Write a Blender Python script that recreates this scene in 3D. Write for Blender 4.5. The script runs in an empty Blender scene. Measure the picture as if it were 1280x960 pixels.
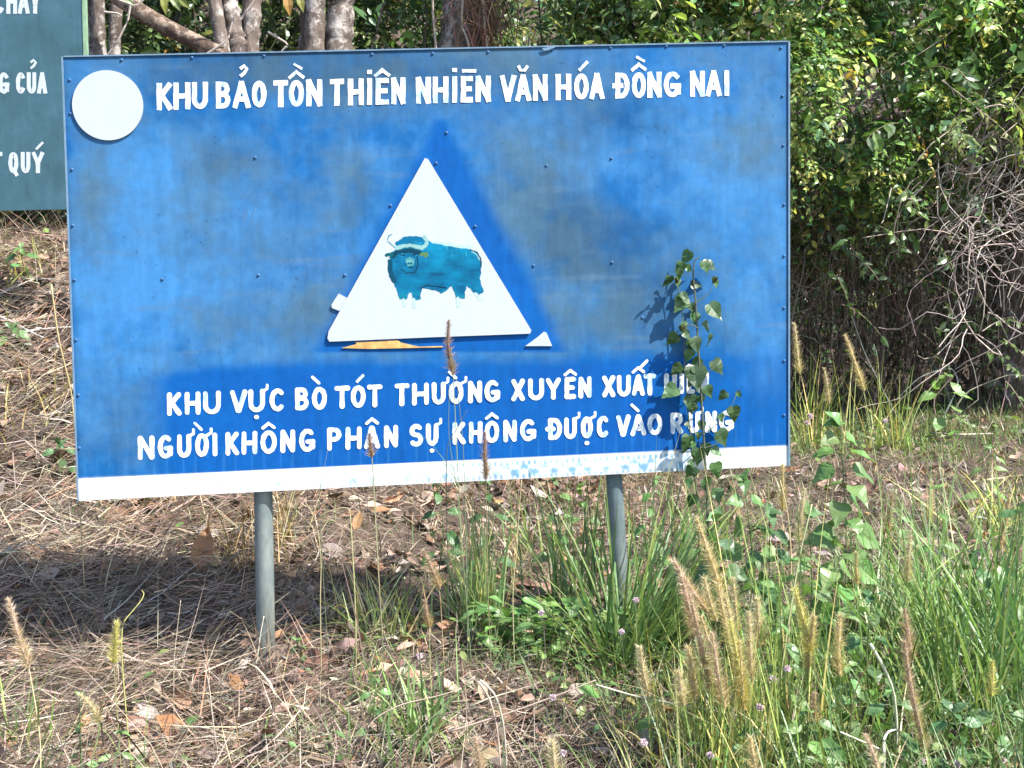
import bpy, bmesh, math, random
import numpy as np
from math import radians, sin, cos, pi

# ------------------------------------------------------------------ camera, sky, sun, exposure
SC = bpy.context.scene
C = SC.collection
F_PX = 1545.0                                    # focal length in photo pixels (1280 wide)


def rodrigues(r):
    r = np.array(r, float)
    t = np.linalg.norm(r)
    k = r / t
    K = np.array([[0, -k[2], k[1]], [k[2], 0, -k[0]], [-k[1], k[0], 0]])
    return np.eye(3) + sin(t) * K + (1 - cos(t)) * K @ K


RB = rodrigues((0.05992921, -0.07348284, -0.03368534))      # board frame -> camera frame
ZC = 1.30                                                   # height of the board's centre
CAM = np.array([-0.063836, -4.157974, ZC - 0.1413748])


def b2w(v):
    return np.array([v[0], v[2], -v[1]])


c_right, c_down, c_fwd = b2w(RB[0]), b2w(RB[1]), b2w(RB[2])
cam_data = bpy.data.cameras.new('camera')
cam_data.sensor_width = 36.0
cam_data.lens = 36.0 * F_PX / 1280.0
cam_data.clip_start = 0.05
cam_data.clip_end = 500.0
cam = bpy.data.objects.new('camera', cam_data)
C.objects.link(cam)
from mathutils import Matrix, Vector
cam.matrix_world = Matrix(((c_right[0], -c_down[0], -c_fwd[0], CAM[0]),
                           (c_right[1], -c_down[1], -c_fwd[1], CAM[1]),
                           (c_right[2], -c_down[2], -c_fwd[2], CAM[2]),
                           (0, 0, 0, 1)))
SC.camera = cam

SUN_TO = np.array([0.72, -0.47, 1.0])
SUN_TO /= np.linalg.norm(SUN_TO)
sun_el = math.asin(SUN_TO[2])
sun_az = math.atan2(SUN_TO[0], SUN_TO[1])
world = bpy.data.worlds.new('World')
SC.world = world
world.use_nodes = True
wn = world.node_tree
wn.nodes.clear()
wo = wn.nodes.new('ShaderNodeOutputWorld')
wb = wn.nodes.new('ShaderNodeBackground')
ws = wn.nodes.new('ShaderNodeTexSky')
ws.sky_type = 'NISHITA'
ws.sun_disc = False
ws.sun_elevation = sun_el
ws.sun_rotation = sun_az
wb.inputs['Strength'].default_value = 0.15
wn.links.new(ws.outputs[0], wb.inputs[0])
wn.links.new(wb.outputs[0], wo.inputs[0])
sl = bpy.data.lights.new('sun', 'SUN')
sl.energy = 5.0
sl.angle = radians(0.53)
sl.color = (1.0, 0.955, 0.88)
so = bpy.data.objects.new('sun', sl)
C.objects.link(so)
so.rotation_euler = Vector((-SUN_TO[0], -SUN_TO[1], -SUN_TO[2])).to_track_quat('-Z', 'Y').to_euler()
so.location = (6, -8, 10)
SC.view_settings.view_transform = 'Standard'
SC.view_settings.look = 'None'
SC.view_settings.gamma = 1.0
SC.view_settings.exposure = 1.35
SC.render.engine = 'CYCLES'
SC.cycles.max_bounces = 6
SC.cycles.diffuse_bounces = 3
SC.cycles.transmission_bounces = 3
SC.cycles.transparent_max_bounces = 4
SC.cycles.caustics_reflective = False
SC.cycles.caustics_refractive = False
SC.cycles.sample_clamp_indirect = 4.0

RNG = np.random.default_rng(11)


# ------------------------------------------------------------------ pixel -> world
def ray(u, v):
    d = RB.T @ np.array([(u - 640) / F_PX, (v - 480) / F_PX, 1.0])
    return b2w(d)


def at(u, v, Y):
    """point on the vertical plane y = Y that the photo shows at pixel (u, v)"""
    d = ray(u, v)
    return CAM + d * ((Y - CAM[1]) / d[1])


def smooth(t):
    t = np.clip(t, 0, 1)
    return t * t * (3 - 2 * t)


_ph = np.random.default_rng(3).uniform(0, 6.28, (40, 2))


def wob(x, y, scale, seed=0):
    """cheap smooth noise, about -1..1"""
    s = 0
    for i in range(5):
        a = (seed * 1.7 + i * 2.399)
        k = (1.0 + 0.37 * i) / scale
        s = s + np.sin((x * np.cos(a) + y * np.sin(a)) * k * 2 * pi + _ph[(seed * 5 + i) % 40, 0])
    return s / 3.0


_lat = np.random.default_rng(9).uniform(-1, 1, (256, 256))


def fbm(x, y, scale, oct=5, seed=0, gain=0.55):
    """value noise summed over octaves, about -1..1"""
    x, y = np.asarray(x, float) / scale + 37.3 * seed, np.asarray(y, float) / scale + 17.9 * seed
    s, a, tot = 0, 1.0, 0
    for o in range(oct):
        xi, yi = np.floor(x).astype(int), np.floor(y).astype(int)
        fx, fy = x - xi, y - yi
        fx, fy = fx * fx * (3 - 2 * fx), fy * fy * (3 - 2 * fy)
        g = lambda i, j: _lat[(xi + i) % 256, (yi + j) % 256]
        s = s + a * ((g(0, 0) * (1 - fx) + g(1, 0) * fx) * (1 - fy) + (g(0, 1) * (1 - fx) + g(1, 1) * fx) * fy)
        tot += a
        a *= gain
        x, y = x * 2.03 + 11.1, y * 2.03 + 5.7
    return s / tot * 1.7


def terr(x, y):
    x = np.asarray(x, float)
    y = np.asarray(y, float)
    L = smooth((0.55 - x) / 2.3)
    z = -0.05 + L * 1.36 * smooth((y - 0.1) / 3.3) + 0.055 * np.clip(y, 0, 9)
    z = z + L * 0.05 * np.clip(y - 2.0, 0, 6)
    z = z + 0.06 * np.minimum(y, 0) - 0.10 * smooth((-y - 1.6) / 2.0) * 2
    z = z + 6.0 * smooth((y - 8.5) / 9.0)
    z = z + 0.018 * wob(x, y, 0.7, 1) + 0.030 * wob(x, y, 1.7, 2) + 0.016 * wob(x, y, 0.33, 3) + 0.020 * fbm(x, y, 0.16, 3, 2)
    z = z + 0.11 * np.exp(-(((x - 0.02) / 0.34) ** 2 + ((y + 0.42) / 0.26) ** 2))
    return z


def ground_at(u, v):
    d = ray(u, v)
    t = 1.5
    p = CAM + d * t
    while t < 40:
        p = CAM + d * t
        if p[2] < terr(p[0], p[1]):
            break
        t += 0.01
    return np.array([p[0], p[1], float(terr(p[0], p[1]))])


# ------------------------------------------------------------------ mesh building
class MB:
    def __init__(self):
        self.V, self.Fs, self.Cs, self.n = [], [], [], 0

    def add(self, V, F, col=(0.5, 0.5, 0.5)):
        V = np.asarray(V, float).reshape(-1, 3)
        if not isinstance(F, (list, tuple)):
            F = [F]
        for f in F:
            f = np.asarray(f, np.int64)
            if f.size:
                self.Fs.append(f + self.n)
        col = np.asarray(col, float)
        if col.ndim == 1:
            col = np.tile(col, (len(V), 1))
        self.V.append(V)
        self.Cs.append(col)
        self.n += len(V)
        return self

    def build(self, name, mat, parent=None, origin=None, smoothed=False, colors=True):
        V = np.concatenate(self.V)
        if origin is None and parent is not None:
            origin = PIV.get(parent.name, np.zeros(3))
        if origin is not None:
            V = V - np.asarray(origin)
        me = bpy.data.meshes.new(name)
        tot = np.concatenate([np.full(len(f), f.shape[1]) for f in self.Fs])
        idx = np.concatenate([f.ravel() for f in self.Fs])
        me.vertices.add(len(V))
        me.vertices.foreach_set('co', V.astype(np.float32).ravel())
        me.loops.add(len(idx))
        me.loops.foreach_set('vertex_index', idx.astype(np.int32))
        me.polygons.add(len(tot))
        st = np.concatenate([[0], np.cumsum(tot)[:-1]])
        me.polygons.foreach_set('loop_start', st.astype(np.int32))
        me.polygons.foreach_set('loop_total', tot.astype(np.int32))
        me.polygons.foreach_set('use_smooth', np.full(len(tot), bool(smoothed)))
        if colors:
            a = me.attributes.new('col', 'FLOAT_COLOR', 'POINT')
            cc = np.concatenate(self.Cs)
            cc = np.concatenate([cc, np.ones((len(cc), 1))], 1)
            a.data.foreach_set('color', cc.astype(np.float32).ravel())
        me.update(calc_edges=True)
        me.validate()
        me.materials.append(mat)
        o = bpy.data.objects.new(name, me)
        C.objects.link(o)
        if parent is not None:
            o.parent = parent
        elif origin is not None:
            o.location = origin
        return o


PIV = {}


def tag(o, label=None, cat=None, group=None, kind=None):
    if label:
        o['label'] = label
    if cat:
        o['category'] = cat
    if group:
        o['group'] = group
    if kind:
        o['kind'] = kind
    return o


def thing(name, loc, label, cat, group=None):
    o = bpy.data.objects.new(name, None)
    C.objects.link(o)
    o.location = loc
    o.empty_display_size = 0.1
    PIV[o.name] = np.array(loc, float)
    return tag(o, label, cat, group, 'thing')


def norm(v):
    return v / np.maximum(np.linalg.norm(v, axis=-1, keepdims=True), 1e-9)


def jcol(base, n, amt=0.25, rng=RNG, hue=0.12):
    """n colours around base, brightness and hue jittered"""
    base = np.asarray(base, float)
    k = np.exp(rng.normal(0, amt, (n, 1)))
    h = np.exp(rng.normal(0, hue, (n, 3)))
    return np.clip(base * k * h, 0.004, 0.85)


def pick(cols, w, n, rng=RNG, amt=0.22, hue=0.07):
    cols = np.asarray(cols, float)
    i = rng.choice(len(cols), n, p=np.asarray(w) / np.sum(w))
    return np.clip(cols[i] * np.exp(rng.normal(0, amt, (n, 1))) * np.exp(rng.normal(0, hue, (n, 3))), 0.004, 0.85)


def blades(mb, P, az, L, W, lean, curve, col, k=3, follow=False, sidetwist=None, base_w=1.0):
    """grass blades / straws: N tapered strips, vectorised"""
    P = np.asarray(P, float)
    N = len(P)
    one = np.ones(N)
    az, L, W, lean, curve = az * one, L * one, W * one, lean * one, curve * one
    h = np.stack([np.cos(az), np.sin(az), 0 * az], 1)
    tw = az + pi / 2 + (0 if sidetwist is None else sidetwist)
    s = np.stack([np.cos(tw), np.sin(tw), 0 * az], 1)
    pts = [P.copy()]
    for i in range(k):
        a = lean + curve * ((i + 0.5) / k)
        d = h * np.sin(a)[:, None] + np.array([0, 0, 1.0]) * np.cos(a)[:, None]
        pts.append(pts[-1] + d * (L / k)[:, None])
    V = np.zeros((N, 2 * (k + 1), 3))
    for i in range(k + 1):
        w = W * 0.5 * (base_w + (1 - base_w) * min(1, 3.0 * i / k)) * (1 - 0.93 * (i / k) ** 1.7)
        V[:, 2 * i] = pts[i] - s * w[:, None]
        V[:, 2 * i + 1] = pts[i] + s * w[:, None]
    if follow:
        dz = terr(V[:, :, 0], V[:, :, 1]) - terr(P[:, 0], P[:, 1])[:, None]
        V[:, :, 2] += dz
    f = np.array([[2 * i, 2 * i + 1, 2 * i + 3, 2 * i + 2] for i in range(k)])
    F = (np.arange(N) * 2 * (k + 1))[:, None, None] + f[None]
    col = np.repeat(np.asarray(col), 2 * (k + 1), axis=0)
    mb.add(V.reshape(-1, 3), F.reshape(-1, 4), col)


LEAF_T = np.array([0.0, 0.28, 0.62, 1.0])


def leaves(mb, P, D, Nn, L, W, col, fold=0.25, droop=0.25, shape='oval', curl=None, hi=False):
    """broad leaves: a midrib with two folded halves; hi = finer outline for leaves seen close"""
    P = np.asarray(P, float)
    N = len(P)
    D = norm(np.asarray(D, float) * np.ones((N, 1)))
    S = norm(np.cross(D, np.asarray(Nn, float) * np.ones((N, 1))))
    U = np.cross(S, D)
    L, W, fold, droop = L * np.ones(N), W * np.ones(N), fold * np.ones(N), droop * np.ones(N)
    if hi:
        st = {'oval': ((.06, .30), (.18, .70), (.34, .98), (.52, 1.0), (.70, .80), (.86, .42)), 'heart': ((-.05, .55), (.06, .98), (.20, 1.14), (.38, 1.02), (.58, .70), (.80, .28)),
              'lance': ((.08, .5), (.22, .9), (.38, 1.0), (.55, .86), (.72, .58), (.88, .26))}[shape]
    else:
        st = {'oval': ((.26, .86), (.60, .92)), 'heart': ((.14, 1.12), (.60, .72)), 'lance': ((.26, .9), (.60, .62))}[shape]
    k = len(st)
    nv = 2 + 3 * k
    V = np.zeros((N, nv, 3))
    wav = RNG.uniform(0, 6.28, N)

    def pt(t, side, w):
        tt = max(t, 0.0)
        q = P + D * (L * t)[:, None] - U * (droop * L * tt * tt)[:, None]
        if side:
            q = q + S * (side * 0.5 * W * w)[:, None] + U * (fold * 0.5 * W * w)[:, None]
            if hi:
                q = q + U * (0.07 * W * np.sin(wav + side * 1.3 + t * 9))[:, None]
        return q
    V[:, 0] = P
    for i, (t, w) in enumerate(st):
        V[:, 1 + 3 * i], V[:, 2 + 3 * i], V[:, 3 + 3 * i] = pt(t, -1, w), pt(max(t, .04 + .03 * i), 0, 0), pt(t, 1, w)
    V[:, nv - 1] = pt(1.0, 0, 0)
    if curl is not None:
        V[:, nv - 1] += U * (curl * L)[:, None]
        V[:, 1] += U * (curl * L * 0.5)[:, None]
        V[:, nv - 2] += U * (curl * L * 0.7)[:, None]
    q = []
    for i in range(k - 1):
        a = 1 + 3 * i
        q += [[a, a + 1, a + 4, a + 3], [a + 1, a + 2, a + 5, a + 4]]
    a = nv - 4
    t3 = np.array([[0, 2, 1], [0, 3, 2], [a, a + 1, nv - 1], [a + 1, a + 2, nv - 1]])
    o = (np.arange(N) * nv)[:, None, None]
    mb.add(V.reshape(-1, 3), [(o + np.array(q)[None]).reshape(-1, 4), (o + t3[None]).reshape(-1, 3)], np.repeat(np.asarray(col), nv, axis=0))


def tubes(mb, P, R, col, sides=4, cap=False):
    """N tubes through k points each: P (N,k,3), R (N,k)"""
    P = np.asarray(P, float)
    N, k = P.shape[:2]
    R = np.asarray(R, float) * np.ones((N, k))
    T = np.gradient(P, axis=1)
    T = norm(T)
    ref = np.where(np.abs(T[:, :, 2:3]) > 0.9, np.array([1.0, 0, 0]), np.array([0, 0, 1.0]))
    A = norm(np.cross(T, ref))
    B = np.cross(T, A)
    th = np.arange(sides) * 2 * pi / sides
    V = P[:, :, None] + R[:, :, None, None] * (A[:, :, None] * np.cos(th)[None, None, :, None] + B[:, :, None] * np.sin(th)[None, None, :, None])
    f = []
    for i in range(k - 1):
        for j in range(sides):
            j2 = (j + 1) % sides
            f.append([i * sides + j, i * sides + j2, (i + 1) * sides + j2, (i + 1) * sides + j])
    F = [((np.arange(N) * k * sides)[:, None, None] + np.array(f)[None]).reshape(-1, 4)]
    if cap:
        F.append((np.arange(N) * k * sides)[:, None] + np.array(range(sides))[::-1][None])
        F.append((np.arange(N) * k * sides)[:, None] + (k - 1) * sides + np.array(range(sides))[None])
    col = np.asarray(col, float)
    if col.ndim == 1:
        col = np.tile(col, (N, 1))
    mb.add(V.reshape(-1, 3), F, np.repeat(col, k * sides, axis=0))


def wiggle(rng, P0, P1, k, amp, sag=0.0):
    """N wandering paths from P0 to P1"""
    P0, P1 = np.atleast_2d(P0).astype(float), np.atleast_2d(P1).astype(float)
    N = len(P0)
    t = np.linspace(0, 1, k)[None, :, None]
    P = P0[:, None] * (1 - t) + P1[:, None] * t
    env = np.sin(np.linspace(0, pi, k))[None, :, None] ** 0.6
    step = rng.normal(0, 1, (N, k, 3)).cumsum(axis=1)
    step = step - step[:, :1] * (1 - t) - step[:, -1:] * t
    for _ in range(2):
        step[:, 1:-1] = (step[:, :-2] + 2 * step[:, 1:-1] + step[:, 2:]) / 4
    P = P + step * 1.25 * env * np.asarray(amp).reshape(-1, 1, 1) / math.sqrt(k)
    P[:, :, 2] -= (4 * t * (1 - t))[:, :, 0] * sag
    return P


def box(mb, lo, hi, col=(0.5, 0.5, 0.5)):
    x0, y0, z0 = lo
    x1, y1, z1 = hi
    V = [(x0, y0, z0), (x1, y0, z0), (x1, y1, z0), (x0, y1, z0), (x0, y0, z1), (x1, y0, z1), (x1, y1, z1), (x0, y1, z1)]
    mb.add(V, np.array([[0, 3, 2, 1], [4, 5, 6, 7], [0, 1, 5, 4], [1, 2, 6, 5], [2, 3, 7, 6], [3, 0, 4, 7]]), col)


def prism(mb, poly, y0, y1, col=(0.5, 0.5, 0.5)):
    """polygon of (x, z) points (either winding) given thickness from y0 (front) to y1 (back)"""
    poly = np.asarray(poly, float)
    a = np.sum(poly[:, 0] * np.roll(poly[:, 1], -1) - np.roll(poly[:, 0], -1) * poly[:, 1])
    if a < 0:
        poly = poly[::-1]
    n = len(poly)
    V = np.concatenate([np.stack([poly[:, 0], np.full(n, y0), poly[:, 1]], 1), np.stack([poly[:, 0], np.full(n, y1), poly[:, 1]], 1)])
    side = np.array([[(i + 1) % n, i, n + i, n + (i + 1) % n] for i in range(n)])
    mb.add(V, [np.arange(n)[None], (n + np.arange(n)[::-1])[None], side], col)


# ------------------------------------------------------------------ materials
def new_mat(name):
    m = bpy.data.materials.new(name)
    m.use_nodes = True
    nt = m.node_tree
    nt.nodes.clear()
    out = nt.nodes.new('ShaderNodeOutputMaterial')
    b = nt.nodes.new('ShaderNodeBsdfPrincipled')
    nt.links.new(b.outputs[0], out.inputs[0])
    return m, nt, b, out


def N_(nt, kind, **kw):
    n = nt.nodes.new(kind)
    for k, v in kw.items():
        if hasattr(n, k):
            setattr(n, k, v)
        else:
            n.inputs[k].default_value = v
    return n


def noise(nt, scale, detail=4, rough=0.55, vec=None, stretch=None):
    tc = nt.nodes.new('ShaderNodeTexCoord')
    src = tc.outputs['Object']
    if stretch:
        mp = nt.nodes.new('ShaderNodeMapping')
        mp.inputs['Scale'].default_value = stretch
        nt.links.new(src, mp.inputs[0])
        src = mp.outputs[0]
    n = N_(nt, 'ShaderNodeTexNoise', Scale=scale, Detail=detail, Roughness=rough)
    nt.links.new(src, n.inputs['Vector'])
    return n.outputs['Fac']


def ramp(nt, fac, stops):
    r = nt.nodes.new('ShaderNodeValToRGB')
    e = r.color_ramp.elements
    while len(e) < len(stops):
        e.new(0.5)
    for i, (p, c) in enumerate(stops):
        e[i].position = p
        e[i].color = (*c, 1) if len(c) == 3 else c
    nt.links.new(fac, r.inputs[0])
    return r.outputs[0]


def mixc(nt, fac, a, b, blend='MIX'):
    m = nt.nodes.new('ShaderNodeMix')
    m.data_type = 'RGBA'
    m.blend_type = blend
    for sock, val in ((m.inputs[0], fac), (m.inputs[6], a), (m.inputs[7], b)):
        if hasattr(val, 'is_output'):
            nt.links.new(val, sock)
        else:
            sock.default_value = val if isinstance(val, (int, float)) else (*val, 1)
    return m.outputs[2]


def attr(nt):
    a = nt.nodes.new('ShaderNodeAttribute')
    a.attribute_name = 'col'
    return a.outputs['Color']


def bump(nt, b, height, strength, dist=0.01):
    n = N_(nt, 'ShaderNodeBump', Strength=strength, Distance=dist)
    nt.links.new(height, n.inputs['Height'])
    nt.links.new(n.outputs[0], b.inputs['Normal'])


def leaf_mat(name, rough=0.45, transl=0.3, spec=0.5, mottle=0.35, scale=60):
    m, nt, b, out = new_mat(name)
    c = attr(nt)
    f = noise(nt, scale, 3)
    dark = mixc(nt, 1.0, c, (1 - mottle, 1 - mottle, 1 - mottle), 'MULTIPLY')
    col = mixc(nt, f, dark, c)
    nt.links.new(col, b.inputs['Base Color'])
    b.inputs['Roughness'].default_value = rough
    b.inputs['Specular IOR Level'].default_value = spec
    if transl > 0:
        t = nt.nodes.new('ShaderNodeBsdfTranslucent')
        tc = mixc(nt, 1.0, col, (1.25, 1.3, 0.7), 'MULTIPLY')
        nt.links.new(tc, t.inputs[0])
        mx = nt.nodes.new('ShaderNodeMixShader')
        mx.inputs[0].default_value = transl
        nt.links.new(b.outputs[0], mx.inputs[1])
        nt.links.new(t.outputs[0], mx.inputs[2])
        nt.links.new(mx.outputs[0], out.inputs[0])
    return m


M = {}
M['leaf'] = leaf_mat('green leaf', 0.42, 0.32)
M['leaf_gloss'] = leaf_mat('glossy forest leaf', 0.38, 0.40, 0.58)
M['grass'] = leaf_mat('grass blade', 0.45, 0.28, 0.5, 0.25, 30)
M['straw'] = leaf_mat('dry straw', 0.6, 0.12, 0.35, 0.35, 45)
M['litter'] = leaf_mat('dead leaf', 0.6, 0.10, 0.35, 0.45, 70)
M['bristle'] = leaf_mat('seed bristle', 0.5, 0.35, 0.4, 0.1, 30)
M['twig'] = leaf_mat('twig', 0.7, 0.0, 0.3, 0.5, 50)
M['stem'] = leaf_mat('stem', 0.5, 0.1, 0.4, 0.3, 50)
M['flower'] = leaf_mat('flower', 0.6, 0.2, 0.3, 0.2, 200)

m, nt, b, out = new_mat('forest soil')
n1 = noise(nt, 2.2, 8, 0.7)
n2 = noise(nt, 38, 6, 0.7)
c1 = ramp(nt, n1, [(0.3, (0.045, 0.030, 0.023)), (0.55, (0.09, 0.064, 0.048)), (0.75, (0.15, 0.105, 0.078))])
c2 = ramp(nt, n2, [(0.35, (0.35, 0.33, 0.32)), (0.65, (1.15, 1.1, 1.05))])
nt.links.new(mixc(nt, 1.0, c1, c2, 'MULTIPLY'), b.inputs['Base Color'])
b.inputs['Roughness'].default_value = 0.95
bump(nt, b, n2, 0.8, 0.02)
M['soil'] = m


def paint_mat(name, rough, bumpy=0.12, grain=0.16, use_attr=True, base=(0.8, 0.8, 0.8), wear=None):
    """weathered paint; wear = a second paint colour that shows through in streaks"""
    m, nt, b, out = new_mat(name)
    c = attr(nt) if use_attr else base
    g = ramp(nt, noise(nt, 26, 8, 0.7), [(0.25, (1 - grain,) * 3), (0.75, (1 + grain * 0.5,) * 3)])
    g2 = ramp(nt, noise(nt, 9, 6, 0.6, stretch=(3.5, 1, 0.5)), [(0.3, (1 - grain * 0.7,) * 3), (0.7, (1 + grain * 0.4,) * 3)])
    col = mixc(nt, 1.0, c, g, 'MULTIPLY')
    col = mixc(nt, 1.0, col, g2, 'MULTIPLY')
    if wear:
        f = ramp(nt, noise(nt, 22, 5, 0.6, stretch=(2.2, 1, 0.8)), [(0.46, (0, 0, 0)), (0.60, (0.8, 0.8, 0.8))])
        col = mixc(nt, f, col, wear)
    nt.links.new(col, b.inputs['Base Color'])
    rr = ramp(nt, noise(nt, 5, 5, 0.6), [(0.3, (rough - 0.08,) * 3), (0.7, (rough + 0.10,) * 3)])
    nt.links.new(rr, b.inputs['Roughness'])
    b.inputs['Specular IOR Level'].default_value = 0.08
    bump(nt, b, noise(nt, 70, 5, 0.6), bumpy, 0.002)
    return m


M['blue'] = paint_mat('faded blue paint', 0.55, 0.10, 0.20)
M['white'] = paint_mat('white lettering paint', 0.55, 0.10, 0.05, False, (0.80, 0.81, 0.82), wear=(0.20, 0.33, 0.48))
M['white_plain'] = paint_mat('white plate paint', 0.6, 0.06, 0.05, False, (0.40, 0.44, 0.465))
M['green_board'] = paint_mat('dark green sign paint', 0.4, 0.06, 0.18)
M['bull'] = paint_mat('teal brush paint', 0.55, 0.12, 0.12)
M['screw'] = paint_mat('painted screw', 0.35, 0.05, 0.2, False, (0.05, 0.12, 0.25))
M['ply'] = paint_mat('bare orange plywood', 0.7, 0.3, 0.5, False, (0.62, 0.36, 0.13))
M['edge'] = paint_mat('dull metal edging', 0.45, 0.1, 0.3, False, (0.15, 0.235, 0.33))

m, nt, b, out = new_mat('galvanised pipe')
cc = ramp(nt, noise(nt, 14, 6, 0.65, stretch=(1, 1, 0.4)), [(0.3, (0.075, 0.098, 0.102)), (0.5, (0.135, 0.168, 0.168)), (0.72, (0.235, 0.262, 0.245))])
sp = ramp(nt, noise(nt, 60, 4, 0.6), [(0.62, (0, 0, 0)), (0.72, (0.5, 0.5, 0.5))])
cc = mixc(nt, sp, cc, (0.16, 0.10, 0.06))
nt.links.new(mixc(nt, 1.0, cc, attr(nt), 'MULTIPLY'), b.inputs['Base Color'])
b.inputs['Roughness'].default_value = 0.5
b.inputs['Metallic'].default_value = 0.25
bump(nt, b, noise(nt, 90, 4), 0.2, 0.002)
M['pipe'] = m

m, nt, b, out = new_mat('bark')
s1 = noise(nt, 9, 8, 0.7, stretch=(1, 1, 0.35))
cc = ramp(nt, s1, [(0.28, (0.030, 0.022, 0.018)), (0.5, (0.105, 0.08, 0.066)), (0.72, (0.21, 0.165, 0.14))])
li = ramp(nt, noise(nt, 7, 5, 0.75), [(0.50, (0, 0, 0)), (0.58, (0.8, 0.8, 0.8))])
cc = mixc(nt, li, cc, (0.40, 0.37, 0.345))
nt.links.new(mixc(nt, 1.0, cc, attr(nt), 'MULTIPLY'), b.inputs['Base Color'])
b.inputs['Roughness'].default_value = 0.9
bump(nt, b, s1, 0.9, 0.03)
M['bark'] = m

# ------------------------------------------------------------------ ground
def axis(lo, hi, fine_lo, fine_hi, step, grow=1.16):
    a = list(np.arange(fine_lo, fine_hi + step / 2, step))
    s = step
    while a[-1] < hi:
        s *= grow
        a.append(a[-1] + s)
    s = step
    while a[0] > lo:
        s *= grow
        a.insert(0, a[0] - s)
    return np.array(a)


gx = axis(-70, 70, -4.5, 5.5, 0.06)
gy = axis(-60, 90, -2.4, 7.0, 0.06)
X, Y = np.meshgrid(gx, gy)
Z = terr(X, Y)
nx, ny = len(gx), len(gy)
ii = np.arange(nx * ny).reshape(ny, nx)
Fq = np.stack([ii[:-1, :-1], ii[:-1, 1:], ii[1:, 1:], ii[1:, :-1]], -1).reshape(-1, 4)
mb = MB()
mb.add(np.stack([X, Y, Z], -1).reshape(-1, 3), Fq)
tag(mb.build('ground', M['soil'], smoothed=True, colors=False), kind='structure')

# ------------------------------------------------------------------ the blue sign
def sr(*c):
    """display sRGB 0-255 -> paint albedo under this sun"""
    c = np.asarray(c, float) / 255
    lin = np.where(c <= 0.04045, c / 12.92, ((c + 0.055) / 1.055) ** 2.4)
    return lin / 1.89


def bp(u, v):
    p = at(u, v, 0.0)
    return np.array([p[0], p[2]])


QUAD = np.array([bp(78, 71), bp(986, 52), bp(986, 582), bp(98, 626)])     # TL TR BR BL, metres on the board


def quad_pt(s, t):
    """s 0..1 across, t 0..1 down"""
    s = np.asarray(s)[..., None]
    t = np.asarray(t)[..., None]
    return (QUAD[0] * (1 - s) + QUAD[1] * s) * (1 - t) + (QUAD[3] * (1 - s) + QUAD[2] * s) * t


post_l0, post_l1 = at(329, 618, 0.05), at(333, 846, 0.05)
SIGN = thing('warning_sign', (0.0, 0.0, float(terr(0, 0))), 'wide blue wildlife warning board with white lettering on two grey pipe posts', 'sign')

# panel: front face carries the paint, as a grid
ns, ntt = 480, 290
S, T = np.meshgrid(np.linspace(0, 1, ns), np.linspace(0, 1, ntt))
PZ = quad_pt(S, T)
# photo pixel of every grid vertex, used only to look the faded and shade-darkened patches up
PU = 78 + (986 - 78) * S + 20 * (1 - S) * T
PV = (71 - 19 * S) * (1 - T) + (626 - 44 * S) * T
nz = lambda sc, sd: fbm(PZ[..., 0], PZ[..., 1], sc, 5, sd)
light, mid, grey, deep = sr(84, 162, 232), sr(36, 122, 198), sr(96, 142, 178), sr(0, 106, 198)


def blob(u, v, ru, rv, a=0):
    du, dv = PU - u, PV - v
    if a:
        ca, sa = cos(a), sin(a)
        du, dv = du * ca + dv * sa, -du * sa + dv * ca
    return np.exp(-((du / ru) ** 2 + (dv / rv) ** 2))


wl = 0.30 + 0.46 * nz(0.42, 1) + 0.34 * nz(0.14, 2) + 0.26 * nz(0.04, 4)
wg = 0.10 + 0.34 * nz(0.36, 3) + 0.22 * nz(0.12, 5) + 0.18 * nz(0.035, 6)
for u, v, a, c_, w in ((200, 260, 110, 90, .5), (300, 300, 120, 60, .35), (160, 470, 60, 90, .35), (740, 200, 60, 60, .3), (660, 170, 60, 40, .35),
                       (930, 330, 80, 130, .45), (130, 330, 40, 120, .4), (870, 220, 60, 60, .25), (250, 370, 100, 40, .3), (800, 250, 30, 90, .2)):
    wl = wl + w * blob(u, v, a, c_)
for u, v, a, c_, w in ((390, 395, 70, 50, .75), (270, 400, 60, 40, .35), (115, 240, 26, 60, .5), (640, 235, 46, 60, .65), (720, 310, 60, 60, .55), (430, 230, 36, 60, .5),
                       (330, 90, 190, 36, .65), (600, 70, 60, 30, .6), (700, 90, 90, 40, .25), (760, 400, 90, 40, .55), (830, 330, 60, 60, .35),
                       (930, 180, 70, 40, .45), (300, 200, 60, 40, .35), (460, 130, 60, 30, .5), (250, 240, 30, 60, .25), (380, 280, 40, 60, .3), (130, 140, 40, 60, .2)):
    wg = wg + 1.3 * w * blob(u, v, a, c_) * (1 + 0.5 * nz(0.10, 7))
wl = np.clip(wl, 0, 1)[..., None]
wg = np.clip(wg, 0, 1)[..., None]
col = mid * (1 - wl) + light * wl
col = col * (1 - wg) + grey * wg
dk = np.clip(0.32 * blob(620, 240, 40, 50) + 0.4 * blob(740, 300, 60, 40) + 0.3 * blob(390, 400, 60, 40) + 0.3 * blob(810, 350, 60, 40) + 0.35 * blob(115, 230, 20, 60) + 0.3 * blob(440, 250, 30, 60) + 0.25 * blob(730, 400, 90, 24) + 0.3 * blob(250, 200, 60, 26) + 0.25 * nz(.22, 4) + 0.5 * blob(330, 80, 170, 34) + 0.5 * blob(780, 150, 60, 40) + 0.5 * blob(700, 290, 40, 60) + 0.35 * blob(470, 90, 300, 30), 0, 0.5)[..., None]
col = col * (1 - dk * 0.62)  # dark blotches: paint stain and soft tree shade painted in together
fleck = (fbm(PZ[..., 0], PZ[..., 1], .012, 2, 3) + .4 * nz(.2, 2) > 1.38)[..., None] * 0.30
col = col * (1 - fleck)
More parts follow.
